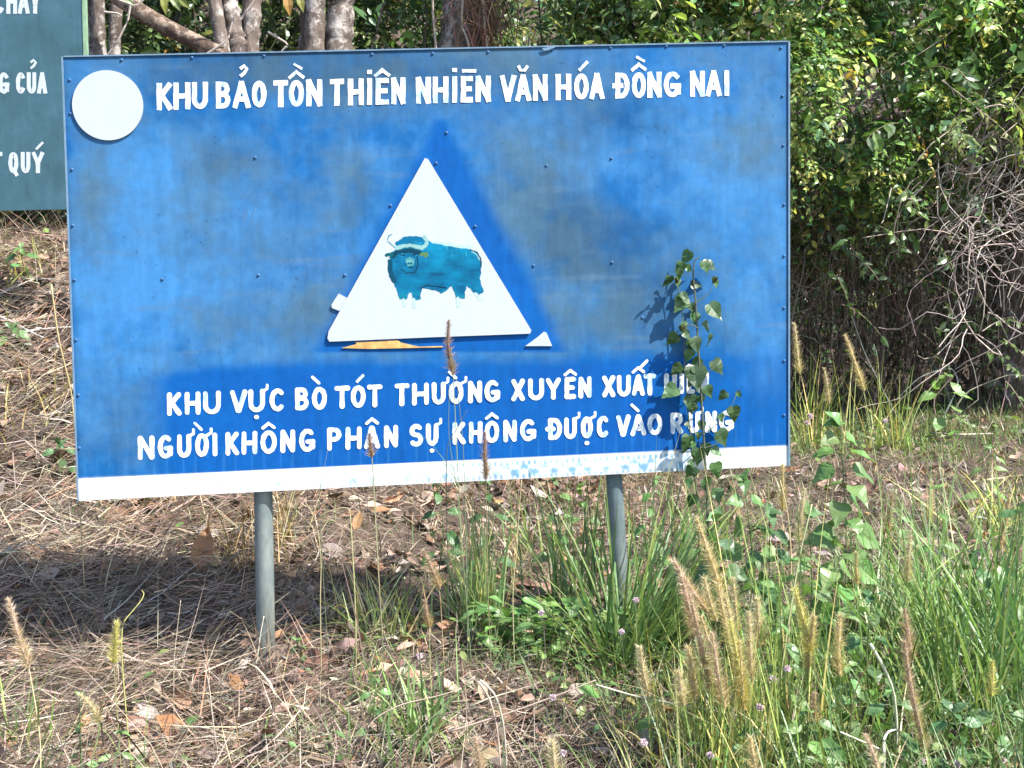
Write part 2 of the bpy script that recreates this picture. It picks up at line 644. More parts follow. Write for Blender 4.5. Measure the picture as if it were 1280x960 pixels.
rub = np.clip(fbm(PZ[..., 0] * 0.12, PZ[..., 1], .03, 4, 8) - .55, 0, 1)[..., None] * .5
col = col * (1 - rub) + sr(120, 150, 175) * rub
# paint that an older triangle kept from fading, and the repainted band behind the lower lines
ht = (PV - 138) / (436 - 138)
edge = (np.minimum((PU - (540 - 155 * ht)), ((540 + 158 * ht) - PU))) / 13.0 + 0.25 * nz(0.3, 6)
tri = smooth(edge * 0.5 + 0.5) * smooth((438 - PV) / 5 + 0.5) * smooth((PV - 138) / 18)
low = smooth((PV - (462 - 0.034 * (PU - 200) + 7 * nz(0.5, 7))) / 22 + 0.5) * smooth((PU - 165 + 14 * nz(0.3, 8)) / 70 + 0.2) * (1 - 0.55 * blob(950, 455, 50, 50))
dmask = np.clip(np.maximum(tri * 0.95, low), 0, 1)[..., None]
dv_ = np.clip(0.16 + 0.22 * nz(0.30, 9) + 0.14 * nz(0.09, 2), 0, .5)[..., None]
deepv = deep * (1 - dv_) + sr(30, 126, 214) * dv_
col = col * (1 - dmask) + deepv * dmask
# white run-down streaks under the lower lines
stk = (np.sin(PU * 0.9) + np.sin(PU * 0.37 + 1) > 1.25) * smooth((PV - (585 - 0.048 * (PU - 172) - 26)) / 20) * 0.25
col = col * (1 - stk[..., None]) + light * stk[..., None]
# bottom white band with worn pale-blue ornament
band_top = 597.5 - (597.5 - 556.5) * (PU - 98) / 888
inband = smooth((PV - band_top) / 1.5 + 0.5)[..., None]
bt = (PV - band_top) / 28.0
orn = smooth((PU - 215) / 90) * smooth((868 - PU) / 12) * np.clip(0.45 + (PU - 300) / 1000, 0.42, 0.9)
dash = np.clip((np.sin(PU * 2 * pi / 23 + 1.2 * nz(0.2, 3)) * np.sin(bt * 7.5 - .6) * .9 + .45 * np.abs(np.sin(PU * 2 * pi / 11.5 + bt * 4))), 0, 1) * smooth(1.25 - np.abs(bt - 0.55) / 0.28) * np.clip(.75 + .8 * nz(.09, 5), .1, 1.2) + 0.55 * (np.sin(PU * 2 * pi / 7.0) > 0.1) * (np.abs(bt - 0.20) < 0.09) + 0.5 * (np.sin(PU * 2 * pi / 7.0) > 0.2) * (np.abs(bt - 0.84) < 0.09)
wv = np.clip(orn * (0.22 + 1.1 * dash) * (0.95 + 0.5 * nz(0.12, 6)), 0, 0.9)[..., None]
white = np.array([0.80, 0.81, 0.82])
bandc = white * (1 - wv) + sr(120, 190, 232) * wv
crack = ((np.abs(bt - 0.12 + 0.08 * nz(0.2, 2)) < 0.03) & (nz(0.15, 4) > 0.7))[..., None]
bandc = np.where(crack, sr(70, 90, 110), bandc)
col = col * (1 - inband) + bandc * inband
# the four edges are a little dirty
ed = np.minimum(np.minimum(S, 1 - S) * 2.4, np.minimum(T, 1 - T) * 1.45)
col = col * (1 - 0.25 * np.exp(-(ed / 0.012) ** 2))[..., None]
col = np.clip(col, 0.004, 0.82)
ii = np.arange(ns * ntt).reshape(ntt, ns)
Fq = np.stack([ii[:-1, :-1], ii[1:, :-1], ii[1:, 1:], ii[:-1, 1:]], -1).reshape(-1, 4)
rip = 0.0006 * wob(PZ[..., 0], PZ[..., 1], 0.8, 5) * np.clip(ed / 0.1, 0, 1)
mb = MB()
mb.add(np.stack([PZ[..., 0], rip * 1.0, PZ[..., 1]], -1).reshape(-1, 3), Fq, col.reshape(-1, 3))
rim = np.concatenate([ii[0, :], ii[1:, -1], ii[-1, -2::-1], ii[-2:0, 0]])
rv = np.stack([PZ[..., 0], rip, PZ[..., 1]], -1).reshape(-1, 3)[rim]
bk = rv.copy()
bk[:, 1] = 0.018
k = len(rim)
mb.add(np.concatenate([rv, bk]), [np.array([[i, (i + 1) % k, k + (i + 1) % k, k + i] for i in range(k)])], sr(70, 110, 150))
mb.add(bk, [np.arange(k)[::-1][None]], (0.25, 0.26, 0.27))
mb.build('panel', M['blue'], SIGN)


# thin metal edging round the panel, proud of the paint
def edging(a, b_, parent, w=0.0045, mat='edge'):
    a, b_ = np.array(a), np.array(b_)
    d = norm(b_ - a)
    n = np.array([-d[1], d[0]])
    mb = MB()
    prism(mb, [a - n * w * 0.45, b_ - n * w * 0.45, b_ + n * w * 0.55, a + n * w * 0.55], -0.0045, 0.021)
    mb.build('edge_trim', M[mat], parent, colors=False)


q = QUAD
edging(q[0] + (0.004, 0), q[1] - (0.004, 0), SIGN)
edging(q[1], q[2], SIGN, 0.006)
edging(q[3], q[0], SIGN, 0.005)


def pipe_post(parent, top, bottom, r, tint_top, bend=0.0):
    mb = MB()
    k = 14
    t = np.linspace(0, 1, k)[:, None]
    P = top * (1 - t) + bottom * t
    P[:, 0] += bend * np.sin(t[:, 0] * pi)
    base = mb.n
    tubes(mb, P[None], np.full((1, k), r), (1, 1, 1), 20, cap=True)
    z = mb.V[-1][:, 2]
    zz = smooth((z - (top[2] - 0.62 - 1.0)) / 0.25)
    colr = (1 - zz)[:, None] * np.ones(3) + zz[:, None] * np.array(tint_top)
    mud = smooth((0.16 + 0.05 * np.sin(mb.V[-1][:, 0] * 90) - z) / 0.16)[:, None]
    mb.Cs[-1] = colr * (1 - mud * .6) + np.array([.75, .52, .36]) * mud * .6
    return mb.build('post', M['pipe'], parent, smoothed=True)


def down(u0, v0, u1, v1, Y, ztop, zbot):
    a, b_ = at(u0, v0, Y), at(u1, v1, Y)
    d = (b_ - a) / (b_[2] - a[2])
    return a + d * (ztop - a[2]), a + d * (zbot - a[2])


t_, b_ = down(329, 618, 333, 830, 0.052, 1.95, -0.5)
pipe_post(SIGN, t_, b_, 0.0315, (1, 1, 1))
t_, b_ = down(763, 602, 770, 690, 0.052, 2.0, -0.5)
t_ = b_ + np.array([-0.10, 0, 2.5])
pipe_post(SIGN, t_, b_, 0.0285, (0.30, 0.50, 0.72))
for zz in (0.80, 1.85):
    mb = MB()
    box(mb, (-1.15, 0.0195, zz - 0.02), (1.15, 0.0205, zz + 0.02))
    mb.V[-1] = mb.V[-1] * 1.0
    mb = MB()
    x0, x1 = -1.12, 1.12
    box(mb, (x0, 0.0215, zz - 0.018), (x1, 0.0245, zz + 0.018), (0.6, 0.6, 0.6))
    mb.build('cross_rail', M['pipe'], SIGN)


def dome(mb, x, z, y, r, h, col=(0.5, 0.5, 0.5), n=10):
    th = np.arange(n) * 2 * pi / n
    V = [(x + r * cos(a), y, z + r * sin(a)) for a in th] + [(x + .6 * r * cos(a), y - h * .8, z + .6 * r * sin(a)) for a in th] + [(x, y - h, z)]
    F4 = [[i, (i + 1) % n, n + (i + 1) % n, n + i] for i in range(n)]
    F3 = [[n + i, n + (i + 1) % n, 2 * n] for i in range(n)]
    mb.add(V, [np.array(F4), np.array(F3)], col)


for (u, v) in ((87, 100), (88, 142), (90, 212), (91, 282), (93, 350), (95, 425), (98, 494), (99, 560), (152, 75), (240, 72), (330, 70), (465, 68), (541, 67), (610, 65), (690, 62), (763, 60), (833, 58), (905, 57),
               (976, 60), (978, 120), (979, 182), (980, 256), (980, 320), (980, 385), (980, 451), (980, 519), (319, 197), (203, 349), (323, 344), (545, 204), (683, 207), (764, 198), (667, 332), (765, 328),
               (431, 344), (803, 397), (558, 166), (488, 257), (594, 283)):
    p = bp(u, v)
    mb = MB()
    dome(mb, p[0], p[1], -0.0005, 0.0056, 0.004)
    mb.build('screw', M['screw'], SIGN, smoothed=True, colors=False)

# white disc
mb = MB()
cc_, rr_ = bp(135, 132), np.linalg.norm(bp(135, 132) - bp(179, 131))
th = np.linspace(0, 2 * pi, 72, endpoint=False)
prism(mb, np.stack([cc_[0] + rr_ * np.cos(th), cc_[1] + rr_ * 1.0 * np.sin(th)], 1), -0.0065, 0.0)
mb.build('white_disc', M['white_plain'], SIGN, colors=False)

# triangle plate with the painted bull
mb = MB()
prism(mb, [bp(*p) for p in ((531, 198), (535, 199), (664, 413), (662, 417), (540, 421.5), (412, 427), (409.5, 423), (411, 414))], -0.009, -0.0035)
TRI = mb.build('triangle_plate', M['white_plain'], SIGN, colors=False)
PIV[TRI.name] = PIV[SIGN.name]


def z6(pts, o=(400, 180), s=3.5556):
    return [bp(o[0] + x / s, o[1] + y / s) for x, y in pts]


BULL = [(318, 482), (338, 470), (350, 452), (345, 438), (368, 420), (400, 412), (445, 411), (472, 424), (500, 441), (560, 452), (620, 462), (665, 468), (695, 484), (711, 515), (716, 560), (712, 600),
        (716, 628), (728, 650), (716, 664), (702, 672), (686, 660), (668, 645), (651, 632), (645, 655), (642, 684), (622, 688), (605, 686), (594, 655), (585, 632), (560, 650), (540, 665), (516, 652),
        (455, 640), (449, 660), (446, 688), (428, 693), (412, 690), (408, 662), (396, 659), (389, 686), (370, 693), (354, 688), (340, 655), (326, 612), (305, 590), (302, 545), (311, 518), (316, 500)]


def inside(poly, x, y):
    poly = np.asarray(poly, float)
    r = np.zeros(np.shape(x), bool)
    for (x0, y0), (x1, y1) in zip(poly, np.roll(poly, -1, 0)):
        c = (y0 > y) != (y1 > y)
        r ^= c & (x < (x1 - x0) * (y - y0) / (y1 - y0 + 1e-9) + x0)
    return r


def near_line(pts, x, y):
    d = np.full(np.shape(x), 1e9)
    for (x0, y0), (x1, y1) in zip(pts[:-1], pts[1:]):
        t = np.clip(((x - x0) * (x1 - x0) + (y - y0) * (y1 - y0)) / ((x1 - x0) ** 2 + (y1 - y0) ** 2), 0, 1)
        d = np.minimum(d, np.hypot(x - x0 - t * (x1 - x0), y - y0 - t * (y1 - y0)))
    return d


# the painted animal as a fine patchwork of brush dabs (x, y in enlarged photo pixels)
step = 2.0
bx = np.arange(280, 742, step)
by = np.arange(392, 732, step)
BX, BY = np.meshgrid(bx, by)
cx_, cy_ = BX + step / 2, BY + step / 2
jx, jy = 2.4 * fbm(cx_, cy_, 14, 3, 1), 2.4 * fbm(cx_, cy_, 14, 3, 2)
body = inside(BULL, cx_ + jx, cy_ + jy)
f1 = fbm(cx_ * .45, cy_ * 1.5, 22, 4, 4)
f2 = fbm(cx_, cy_, 70, 3, 5)
f3 = fbm(cx_ * 1.6, cy_ * .5, 10, 3, 6)
topness = smooth((560 - cy_) / 110)
legs = smooth((cy_ - 640) / 50)
c0 = sr(0, 92, 136) * np.ones(BX.shape + (1,))
mixf = np.clip(.52 + .22 * f1 + .28 * f2 + .30 * topness * (cx_ > 430), 0, 1)[..., None]
pc = c0 * (1 - mixf) + sr(8, 156, 205) * mixf
hl_ = np.clip(f3 - .35, 0, 1)[..., None] * topness[..., None] * .9
pc = pc * (1 - hl_) + sr(90, 205, 225) * hl_
pc = pc * (1 - .75 * legs[..., None] * (f1 > -.2)[..., None]) + sr(40, 150, 170) * .75 * legs[..., None] * (f1 > -.2)[..., None]
paint = body.copy()


def daub(pts, w, colr, soft=.35, only=None):
    global pc, paint
    d = near_line(pts, cx_ + .6 * jx, cy_ + .6 * jy)
    a = smooth((w / 2 * (1 + soft * f1) - d) / 2.5 + .5)
    if only is not None:
        a = a * only
    pc = pc * (1 - a[..., None]) + np.asarray(colr) * a[..., None]
    paint |= a > .5


dark, palec = sr(0, 52, 74), sr(168, 216, 214)
daub([(322, 500), (345, 480), (400, 474), (440, 484)], 22, sr(0, 74, 100))                       # brow
daub([(312, 520), (310, 560), (330, 610)], 20, sr(0, 88, 118))                                   # chest edge
daub([(345, 440), (380, 424), (430, 420), (462, 428)], 22, sr(0, 128, 176))                      # crown of the head
daub([(342, 464), (370, 454), (400, 450), (428, 456), (452, 462), (470, 450), (474, 432), (462, 414)], 17, palec)    # horns
daub([(352, 470), (400, 462), (446, 473)], 4, sr(30, 120, 140))
daub([(332, 460), (314, 444), (300, 430)], 4, sr(90, 176, 186))
daub([(300, 424), (306, 410), (318, 402)], 4, sr(60, 150, 165))
daub([(296, 494), (320, 486), (316, 504)], 12, sr(20, 110, 116))                                 # left ear
daub([(448, 492), (474, 486), (470, 500)], 14, sr(110, 150, 96))                                 # right ear
daub([(384, 514), (398, 508), (416, 514), (412, 536), (392, 540), (384, 514)], 8, sr(96, 178, 184))   # muzzle
daub([(388, 524), (400, 520), (412, 526)], 12, sr(120, 196, 200))
daub([(391, 528), (393, 533)], 5, dark)
daub([(408, 528), (406, 533)], 5, dark)
daub([(392, 548), (410, 548)], 4, dark)
daub([(360, 494), (374, 497)], 6, dark)
daub([(414, 494), (426, 491)], 6, dark)
daub([(430, 500), (436, 540), (420, 570), (385, 575), (360, 556)], 4, dark)                      # jaw line
daub([(668, 470), (696, 482), (714, 508), (716, 545)], 5, dark)                                  # tail
daub([(674, 478), (694, 492), (706, 512)], 5, sr(150, 215, 220))
daub([(450, 640), (470, 628), (560, 640)], 5, dark)
for q_ in ([(372, 694), (374, 716)], [(416, 692), (417, 722)], [(612, 688), (613, 720)], [(690, 664), (712, 690)]):
    daub(q_, 15, sr(214, 243, 240), .5)
halo = (near_line([(490, 436), (560, 446), (660, 462)], cx_, cy_) < 9 + 5 * f1) & ~paint
pc = np.where(halo[..., None], sr(205, 243, 243), pc)
paint |= halo
gy_, gx_ = np.nonzero(paint)
Q = np.array([(gx_ + dx, gy_ + dy) for dx, dy in ((0, 0), (0, 1), (1, 1), (1, 0))])          # 4, 2, n
ux, uy = 280 + Q[:, 0] * step, 392 + Q[:, 1] * step
o00, o10, o01, o11 = z6([(280, 392), (740, 392), (280, 732), (740, 732)])
sx_, sy_ = (ux - 280) / 460, (uy - 392) / 340
W2 = [(o00[a] * (1 - sx_) + o10[a] * sx_) * (1 - sy_) + (o01[a] * (1 - sx_) + o11[a] * sx_) * sy_ for a in (0, 1)]
n = len(gx_)
V = np.stack([W2[0], np.full_like(W2[0], -.0094), W2[1]], -1).transpose(1, 0, 2).reshape(-1, 3)
mb = MB()
mb.add(V, np.arange(4 * n).reshape(n, 4), np.repeat(np.clip(pc[gy_, gx_], .003, .8), 4, axis=0))
mb.build('animal_painting', M['bull'], TRI)


# ------------------------------------------------------------------ brush lettering
class Brush:
    """paints strokes as ribbons on a plane; each stroke sits a hair above the one before"""

    def __init__(self, mapper, y0, square=False):
        self.mb = MB()
        self.map, self.y0, self.square, self.i = mapper, y0, square, 0
        self.rng = np.random.default_rng(5)

    def stroke(self, pts, w, closed=False, col=(0.8, 0.8, 0.8)):
        P = np.array([self.map(u, v) for u, v in pts])
        if len(P) == 2 and not closed:
            P = np.array([P[0] * (1 - t) + P[1] * t for t in np.linspace(0, 1, 5)])
        if self.square and not closed:
            P[0] = P[0] - norm(P[1] - P[0]) * w * .5
            P[-1] = P[-1] + norm(P[-1] - P[-2]) * w * .5
        k = len(P)
        if closed:
            T = norm(np.roll(P, -1, 0) - np.roll(P, 1, 0))
        else:
            T = norm(np.gradient(P, axis=0))
        Nn = np.stack([-T[:, 1], T[:, 0]], 1)
        wj = 0.5 * w * (1 + self.rng.normal(0, 0.055, k))
        A = P + Nn * wj[:, None]
        B = P - Nn * wj[:, None]
        y = self.y0 - 0.00010 * (self.i % 9)
        self.i += 1
        V = np.concatenate([A, B])
        V3 = np.stack([V[:, 0], np.full(len(V), y), V[:, 1]], 1)
        n = k if closed else k - 1
        F = np.array([[i, k + i, k + (i + 1) % k, (i + 1) % k] for i in range(n)])
        self.mb.add(V3, F, col)
        if not closed and not self.square:
            for e, sgn, ia in ((0, -1, 0), (k - 1, 1, k - 1)):
                a0 = math.atan2(Nn[e][1], Nn[e][0])
                m_ = 7
                th = a0 - sgn * np.linspace(0, pi, m_)
                r = wj[e]
                c = P[e]
                arc = np.stack([c[0] + r * np.cos(th), np.full(m_, y), c[1] + r * np.sin(th)], 1)
                self.mb.add(arc, [np.arange(m_)[None] if sgn < 0 else np.arange(m_)[::-1][None]], col)


def arc(cx, cy, rx, ry, a0, a1, n=14):
    a = np.radians(np.linspace(a0, a1, n))
    return [(cx + rx * cos(t), cy + ry * sin(t)) for t in a]


GL = {
    'K': [[(0, 0), (0, 1)], [(.95, 1), (.12, .5)], [(.25, .56), (1, 0)]],
    'H': [[(0, 0), (0, 1)], [(1, 0), (1, 1)], [(0, .5), (1, .5)]],
    'U': [[(0, 1)] + arc(.5, .36, .5, .36, 180, 360) + [(1, 1)]],
    'B': [[(0, 0), (0, 1)], [(0, 1)] + arc(.42, .78, .48, .22, 90, -90) + [(.05, .56)], [(.05, .54)] + arc(.45, .27, .55, .27, 90, -90) + [(0, 0)]],
    'A': [[(0, 0), (.47, 1)], [(.53, 1), (1, 0)], [(.22, .3), (.78, .3)]],
    'O': ['loop'],
    'T': [[(0, 1), (1, 1)], [(.5, 1), (.5, 0)]],
    'N': [[(0, 0), (0, 1)], [(0.03, 1), (.97, 0)], [(1, 0), (1, 1)]],
    'I': [[(.5, 0), (.5, 1)]],
    'E': [[(0, 0), (0, 1)], [(0, 1), (1, 1)], [(0, .52), (.85, .52)], [(0, 0), (1, 0)]],
    'V': [[(0, 1), (.47, 0)], [(.53, 0), (1, 1)]],
    'D': [[(.15, 0), (.15, 1)], [(.15, 1)] + arc(.45, .5, .55, .5, 90, -90, 18) + [(.15, 0)], [(-.12, .5), (.42, .5)]],
    'G': [arc(.52, .5, .52, .5, 50, 345, 22), [(.55, .42), (1.02, .42)], [(1, .42), (1, .12)]],
    'C': [arc(.55, .5, .55, .5, 48, 312, 22)],
    'X': [[(0, 1), (1, 0)], [(0, 0), (1, 1)]],
    'Y': [[(0, 1), (.5, .45)], [(1, 1), (.5, .45)], [(.5, .5), (.5, 0)]],
    'P': [[(0, 0), (0, 1)], [(0, 1)] + arc(.45, .74, .52, .26, 90, -90) + [(0, .48)]],
    'R': [[(0, 0), (0, 1)], [(0, 1)] + arc(.45, .74, .52, .26, 90, -90) + [(0, .48)], [(.4, .46), (1, 0)]],
    'S': [arc(.5, .76, .47, .24, 40, 260, 12) + arc(.5, .26, .5, .26, 80, -140, 12)],
    'Q': ['loop', [(.55, .12), (1.0, -.16)]],
}


def letter(br, ch, x0, x1, base, top, wpx, w, accents=''):
    """one letter in the photo-pixel box x0..x1, base(x)..top(x); w stroke width in metres"""
    xc = (x0 + x1) / 2
    h = wpx * 0.5
    xa, xb = x0 + h, x1 - h
    if xb - xa < 1:
        xa = xb = xc

    def m(s, t):
        x = xa + s * (xb - xa)
        yb, yt = base(x) - h, top(x) + h
        return (x, yb + t * (yt - yb))
    for st in GL[ch]:
        if st == 'loop':
            br.stroke([m(.5 + .5 * cos(a), .5 + .5 * sin(a)) for a in np.linspace(0, 2 * pi, 26, endpoint=False)], w, closed=True)
        else:
            br.stroke([m(s, t) for s, t in st], w)
    H = base(xc) - top(xc)
    tp, bs = top(xc), base(xc)
    for a in accents:
        thin = w * 0.62
        if a == '^':
            br.stroke([(xc - .24 * H, tp - .10 * H), (xc, tp - .30 * H)], thin)
            br.stroke([(xc, tp - .30 * H), (xc + .24 * H, tp - .12 * H)], thin)
        elif a == "'":
            br.stroke([(xc - .05 * H, tp - .16 * H), (xc + .20 * H, tp - .42 * H)], thin)
        elif a == '"':      # acute standing on a circumflex
            br.stroke([(xc + .12 * H, tp - .34 * H), (xc + .40 * H, tp - .62 * H)], thin)
        elif a == '`':
            br.stroke([(xc - .30 * H, tp - .42 * H), (xc - .02 * H, tp - .16 * H)], thin)
        elif a == '~':      # grave standing beside a circumflex
            br.stroke([(xc - .06 * H, tp - .58 * H), (xc + .18 * H, tp - .44 * H)], thin * .8)
        elif a == '?':
            br.stroke([(xc + .0 * H, tp - .50 * H), (xc + .10 * H, tp - .58 * H), (xc + .20 * H, tp - .46 * H), (xc + .10 * H, tp - .30 * H), (xc + .0 * H, tp - .22 * H)], thin)
        elif a == '.':
            br.stroke([(xc - .5, bs + .21 * H), (xc + .5, bs + .21 * H)], w * .85)
        elif a == 'i':
            br.stroke([(xc - .5, tp - .24 * H), (xc + .5, tp - .24 * H)], w * .8)
        elif a == 'u':
            br.stroke([(xc - .16 * H, tp - .30 * H), (xc - .10 * H, tp - .18 * H), (xc + .06 * H, tp - .18 * H), (xc + .14 * H, tp - .30 * H)], thin)
        elif a == '-':
            br.stroke([(xc - .12 * H, tp - .20 * H), (xc + .30 * H, tp - .20 * H)], thin)
        elif a == 'h':      # horn of U / O
            br.stroke([(x1 - h, tp + .10 * H), (x1 + .10 * H, tp - .02 * H), (x1 + .10 * H, tp - .18 * H)], thin)


def line_of(mapper, y0, square, spec, words, base, top, wpx, w, mat, parent):
    """one painted line; every word is a part of its own"""
    i = 0
    for n, word in words:
        br = Brush(mapper, y0, square)
        for item in spec[i:i + n]:
            letter(br, item[0], item[1], item[2], base, top, wpx, w, item[3] if len(item) > 3 else '')
        i += n
        o = br.mb.build('painted_word', M[mat], parent, colors=False)
        o['label'] = 'white painted word ' + word


px_m = np.linalg.norm(bp(500, 300) - bp(600, 300)) / 100
L1 = [('K', 196, 215), ('H', 217, 238), ('U', 240, 260), ('B', 270, 288), ('A', 291, 313, '?'), ('O', 315, 333), ('T', 342, 360), ('O', 361, 380, '^~'), ('N', 383, 403), ('T', 412.5, 430), ('H', 435, 454.6),
      ('I', 458, 466, 'i'), ('E', 469.5, 486, '^'), ('N', 489, 507), ('N', 520, 538.5), ('H', 541, 560.5), ('I', 564, 572.5, 'i'), ('E', 576, 591, '-'), ('N', 594.5, 613.5), ('V', 625, 645), ('A', 644, 664, 'u'), ('N', 666, 684.5),
      ('H', 694.5, 714), ('O', 717.5, 736), ('A', 736.5, 755.5), ('D', 767, 787), ('O', 789.5, 807.5, '^~'), ('N', 809, 827), ('G', 829.5, 851), ('N', 862.5, 881), ('A', 882, 902), ('I', 903.5, 913)]
L1[23] = ('O', 717.5, 736, "'")
line_of(bp, -0.0012, True, L1, ((3, 'KHU'), (3, 'BẢO'), (3, 'TỒN'), (5, 'THIÊN'), (5, 'NHIÊN'), (3, 'VĂN'), (3, 'HÓA'), (4, 'ĐỒNG'), (3, 'NAI')),
        lambda x: 137.7 - .0250 * (x - 196), lambda x: 104 - .0226 * (x - 196), 6.3, 6.3 * px_m, 'white', SIGN)
L2 = [('K', 209, 227), ('H', 231, 250.6), ('U', 254, 276), ('V', 287.5, 309), ('U', 310.6, 331, 'h.'), ('C', 337, 356), ('B', 369, 386), ('O', 390, 408.5, '`'), ('T', 418, 437.5), ('O', 438.5, 457, "'"), ('T', 459, 478),
      ('T', 493, 511.6), ('H', 515, 536), ('U', 539.7, 557, 'h'), ('O', 561, 579.5, '`h'), ('N', 585, 602.5), ('G', 605.6, 625), ('X', 639, 656), ('U', 660, 680), ('Y', 682, 701), ('E', 705.6, 720, '^'), ('N', 723, 739.5),
      ('X', 752.5, 769), ('U', 771, 788.5), ('A', 789.5, 806, '^"'), ('T', 804.5, 820), ('H', 830, 846), ('I', 849, 855), ('E', 858, 869, '^.'), ('N', 872, 886)]
line_of(bp, -0.0012, False, L2, ((3, 'KHU'), (3, 'VỰC'), (2, 'BÒ'), (3, 'TÓT'), (6, 'THƯỜNG'), (5, 'XUYÊN'), (4, 'XUẤT'), (4, 'HIỆN')),
        lambda x: 520 - .0425 * (x - 209), lambda x: 490.8 - .0390 * (x - 209), 5.9, 6.0 * px_m, 'white', SIGN)
L3 = [('N', 172.5, 193), ('G', 197.5, 216), ('U', 221.5, 239, 'h'), ('O', 244, 261, '`h'), ('I', 265.6, 272), ('K', 282, 299), ('H', 302, 321.6), ('O', 325.6, 346, '^'), ('N', 350.6, 369), ('G', 374, 394), ('P', 409, 427),
      ('H', 432, 452), ('A', 455, 475, '^.'), ('N', 480, 497.5), ('S', 511.6, 529), ('U', 532.5, 548, 'h.'), ('K', 565.6, 582), ('H', 586, 603), ('O', 605.6, 624, '^'), ('N', 629, 646), ('G', 650, 670), ('D', 683, 702.5),
      ('U', 705, 721, 'h'), ('O', 726, 741, 'h.'), ('C', 745.6, 761), ('V', 770, 788), ('A', 788, 808, '`'), ('O', 809, 828), ('R', 838, 854), ('U', 860, 875, '`h'), ('N', 881, 896), ('G', 898.5, 917.5)]
line_of(bp, -0.0012, False, L3, ((5, 'NGƯỜI'), (5, 'KHÔNG'), (4, 'PHẬN'), (2, 'SỰ'), (5, 'KHÔNG'), (4, 'ĐƯỢC'), (3, 'VÀO'), (4, 'RỪNG')),
        lambda x: 575 - .0482 * (x - 172), lambda x: 545 - .0437 * (x - 172), 5.9, 6.0 * px_m, 'white', SIGN)

# leftovers of the older triangle
mb = MB()
prism(mb, [bp(*p) for p in ((423.5, 367), (434, 372.5), (429, 385), (424, 388.5), (415, 385), (414.5, 381))], -0.0062, 0.0)
mb.build('paper_scrap', M['white_plain'], SIGN, colors=False)
mb = MB()
prism(mb, [bp(*p) for p in ((656.5, 432.5), (671, 422), (680, 414.5), (683, 416), (690, 432.5))], -0.0062, 0.0)
mb.build('paper_scrap', M['white_plain'], SIGN, colors=False)
mb = MB()
prism(mb, [bp(*p) for p in ((427, 435), (440, 431.5), (446, 430), (444, 427.6), (470, 426.6), (497, 425), (501, 428), (515, 431.4), (524, 433.2), (554, 432.4), (554, 434), (500, 435.2), (460, 436))], -0.0055, 0.0)
mb.build('torn_plywood', M['ply'], SIGN, colors=False)
mb = MB()
prism(mb, [bp(*p) for p in ((677, 61), (692, 58.5), (694, 59.5), (686, 63), (680, 64))], -0.0075, -0.0048)
mb.build('bent_flap', M['edge'], SIGN, colors=False)
# scratches
br = Brush(bp, -0.0010, True)
for s in (((302, 280), (307, 262)), ((311, 284), (320, 260)), ((306, 276), (311, 263)), ((950, 162), (958, 161))):
    br.stroke(s, 0.45 * px_m)
br.mb.build('scratches', M['edge'], SIGN, colors=False)

# ------------------------------------------------------------------ green sign behind
YG = 2.3
gb = lambda u, v: np.array([at(u, v, YG)[0], at(u, v, YG)[2]])
GQ = [gb(-400, -95), gb(102.5, -75), gb(112, 261), gb(-390, 271)]
gmid = (GQ[2] + GQ[3]) / 2
GS = thing('notice_board', (gmid[0], YG, float(terr(gmid[0], YG))), 'dark green notice board with white capitals, cut by the left edge behind the blue sign', 'sign')
mb = MB()
n1_, n2_ = 60, 50
S2, T2 = np.meshgrid(np.linspace(0, 1, n1_), np.linspace(0, 1, n2_))
s_, t_ = S2[..., None], T2[..., None]
G3 = (GQ[0] * (1 - s_) + GQ[1] * s_) * (1 - t_) + (GQ[3] * (1 - s_) + GQ[2] * s_) * t_
gn = 0.5 + 0.25 * wob(G3[..., 0], G3[..., 1] * 2, 0.8, 3) + 0.2 * wob(G3[..., 0], G3[..., 1], 0.25, 1)
gcol = sr(74, 112, 122) * (1 - gn[..., None]) + sr(90, 130, 150) * gn[..., None]
ii = np.arange(n1_ * n2_).reshape(n2_, n1_)
mb.add(np.stack([G3[..., 0], np.full(G3.shape[:2], YG), G3[..., 1]], -1).reshape(-1, 3), np.stack([ii[:-1, :-1], ii[1:, :-1], ii[1:, 1:], ii[:-1, 1:]], -1).reshape(-1, 4), gcol.reshape(-1, 3))
rim = np.concatenate([ii[0, :], ii[1:, -1], ii[-1, -2::-1], ii[-2:0, 0]])
rv = np.stack([G3[..., 0], np.full(G3.shape[:2], YG), G3[..., 1]], -1).reshape(-1, 3)[rim]
bk = rv + np.array([0, 0.025, 0])
k = len(rim)
mb.add(np.concatenate([rv, bk]), np.array([[i, (i + 1) % k, k + (i + 1) % k, k + i] for i in range(k)]), sr(110, 130, 120))
mb.add(bk, [np.arange(k)[::-1][None]], (0.2, 0.22, 0.2))
mb.build('panel', M['green_board'], GS)
g = MB()
d = norm(GQ[2] - GQ[1])
g.add([], np.zeros((0, 4), int)) if False else None
a, b2 = GQ[1], GQ[2]
prism(g, [a + (-.008, 0), b2 + (-.008, 0), b2 + (.010, 0), a + (.010, 0)], YG - 0.004, YG + 0.029)
g.build('edge_trim', paint_mat('pale green edging', 0.5, 0.1, 0.3, False, (0.22, 0.34, 0.22)), GS, colors=False)
for u in (-300, 100):
    p = at(u, 150, YG + 0.06)
    mb = MB()
    P = np.array([[p[0], YG + 0.058, z] for z in np.linspace(p[2] + 0.9, float(terr(p[0], YG)) - 0.3, 8)])
    tubes(mb, P[None], np.full((1, 8), 0.03), (0.8, 0.9, 0.85), 16, cap=True)
    mb.build('post', M['pipe'], GS, smoothed=True)
gpx = np.linalg.norm(gb(0, 100) - gb(100, 100)) / 100
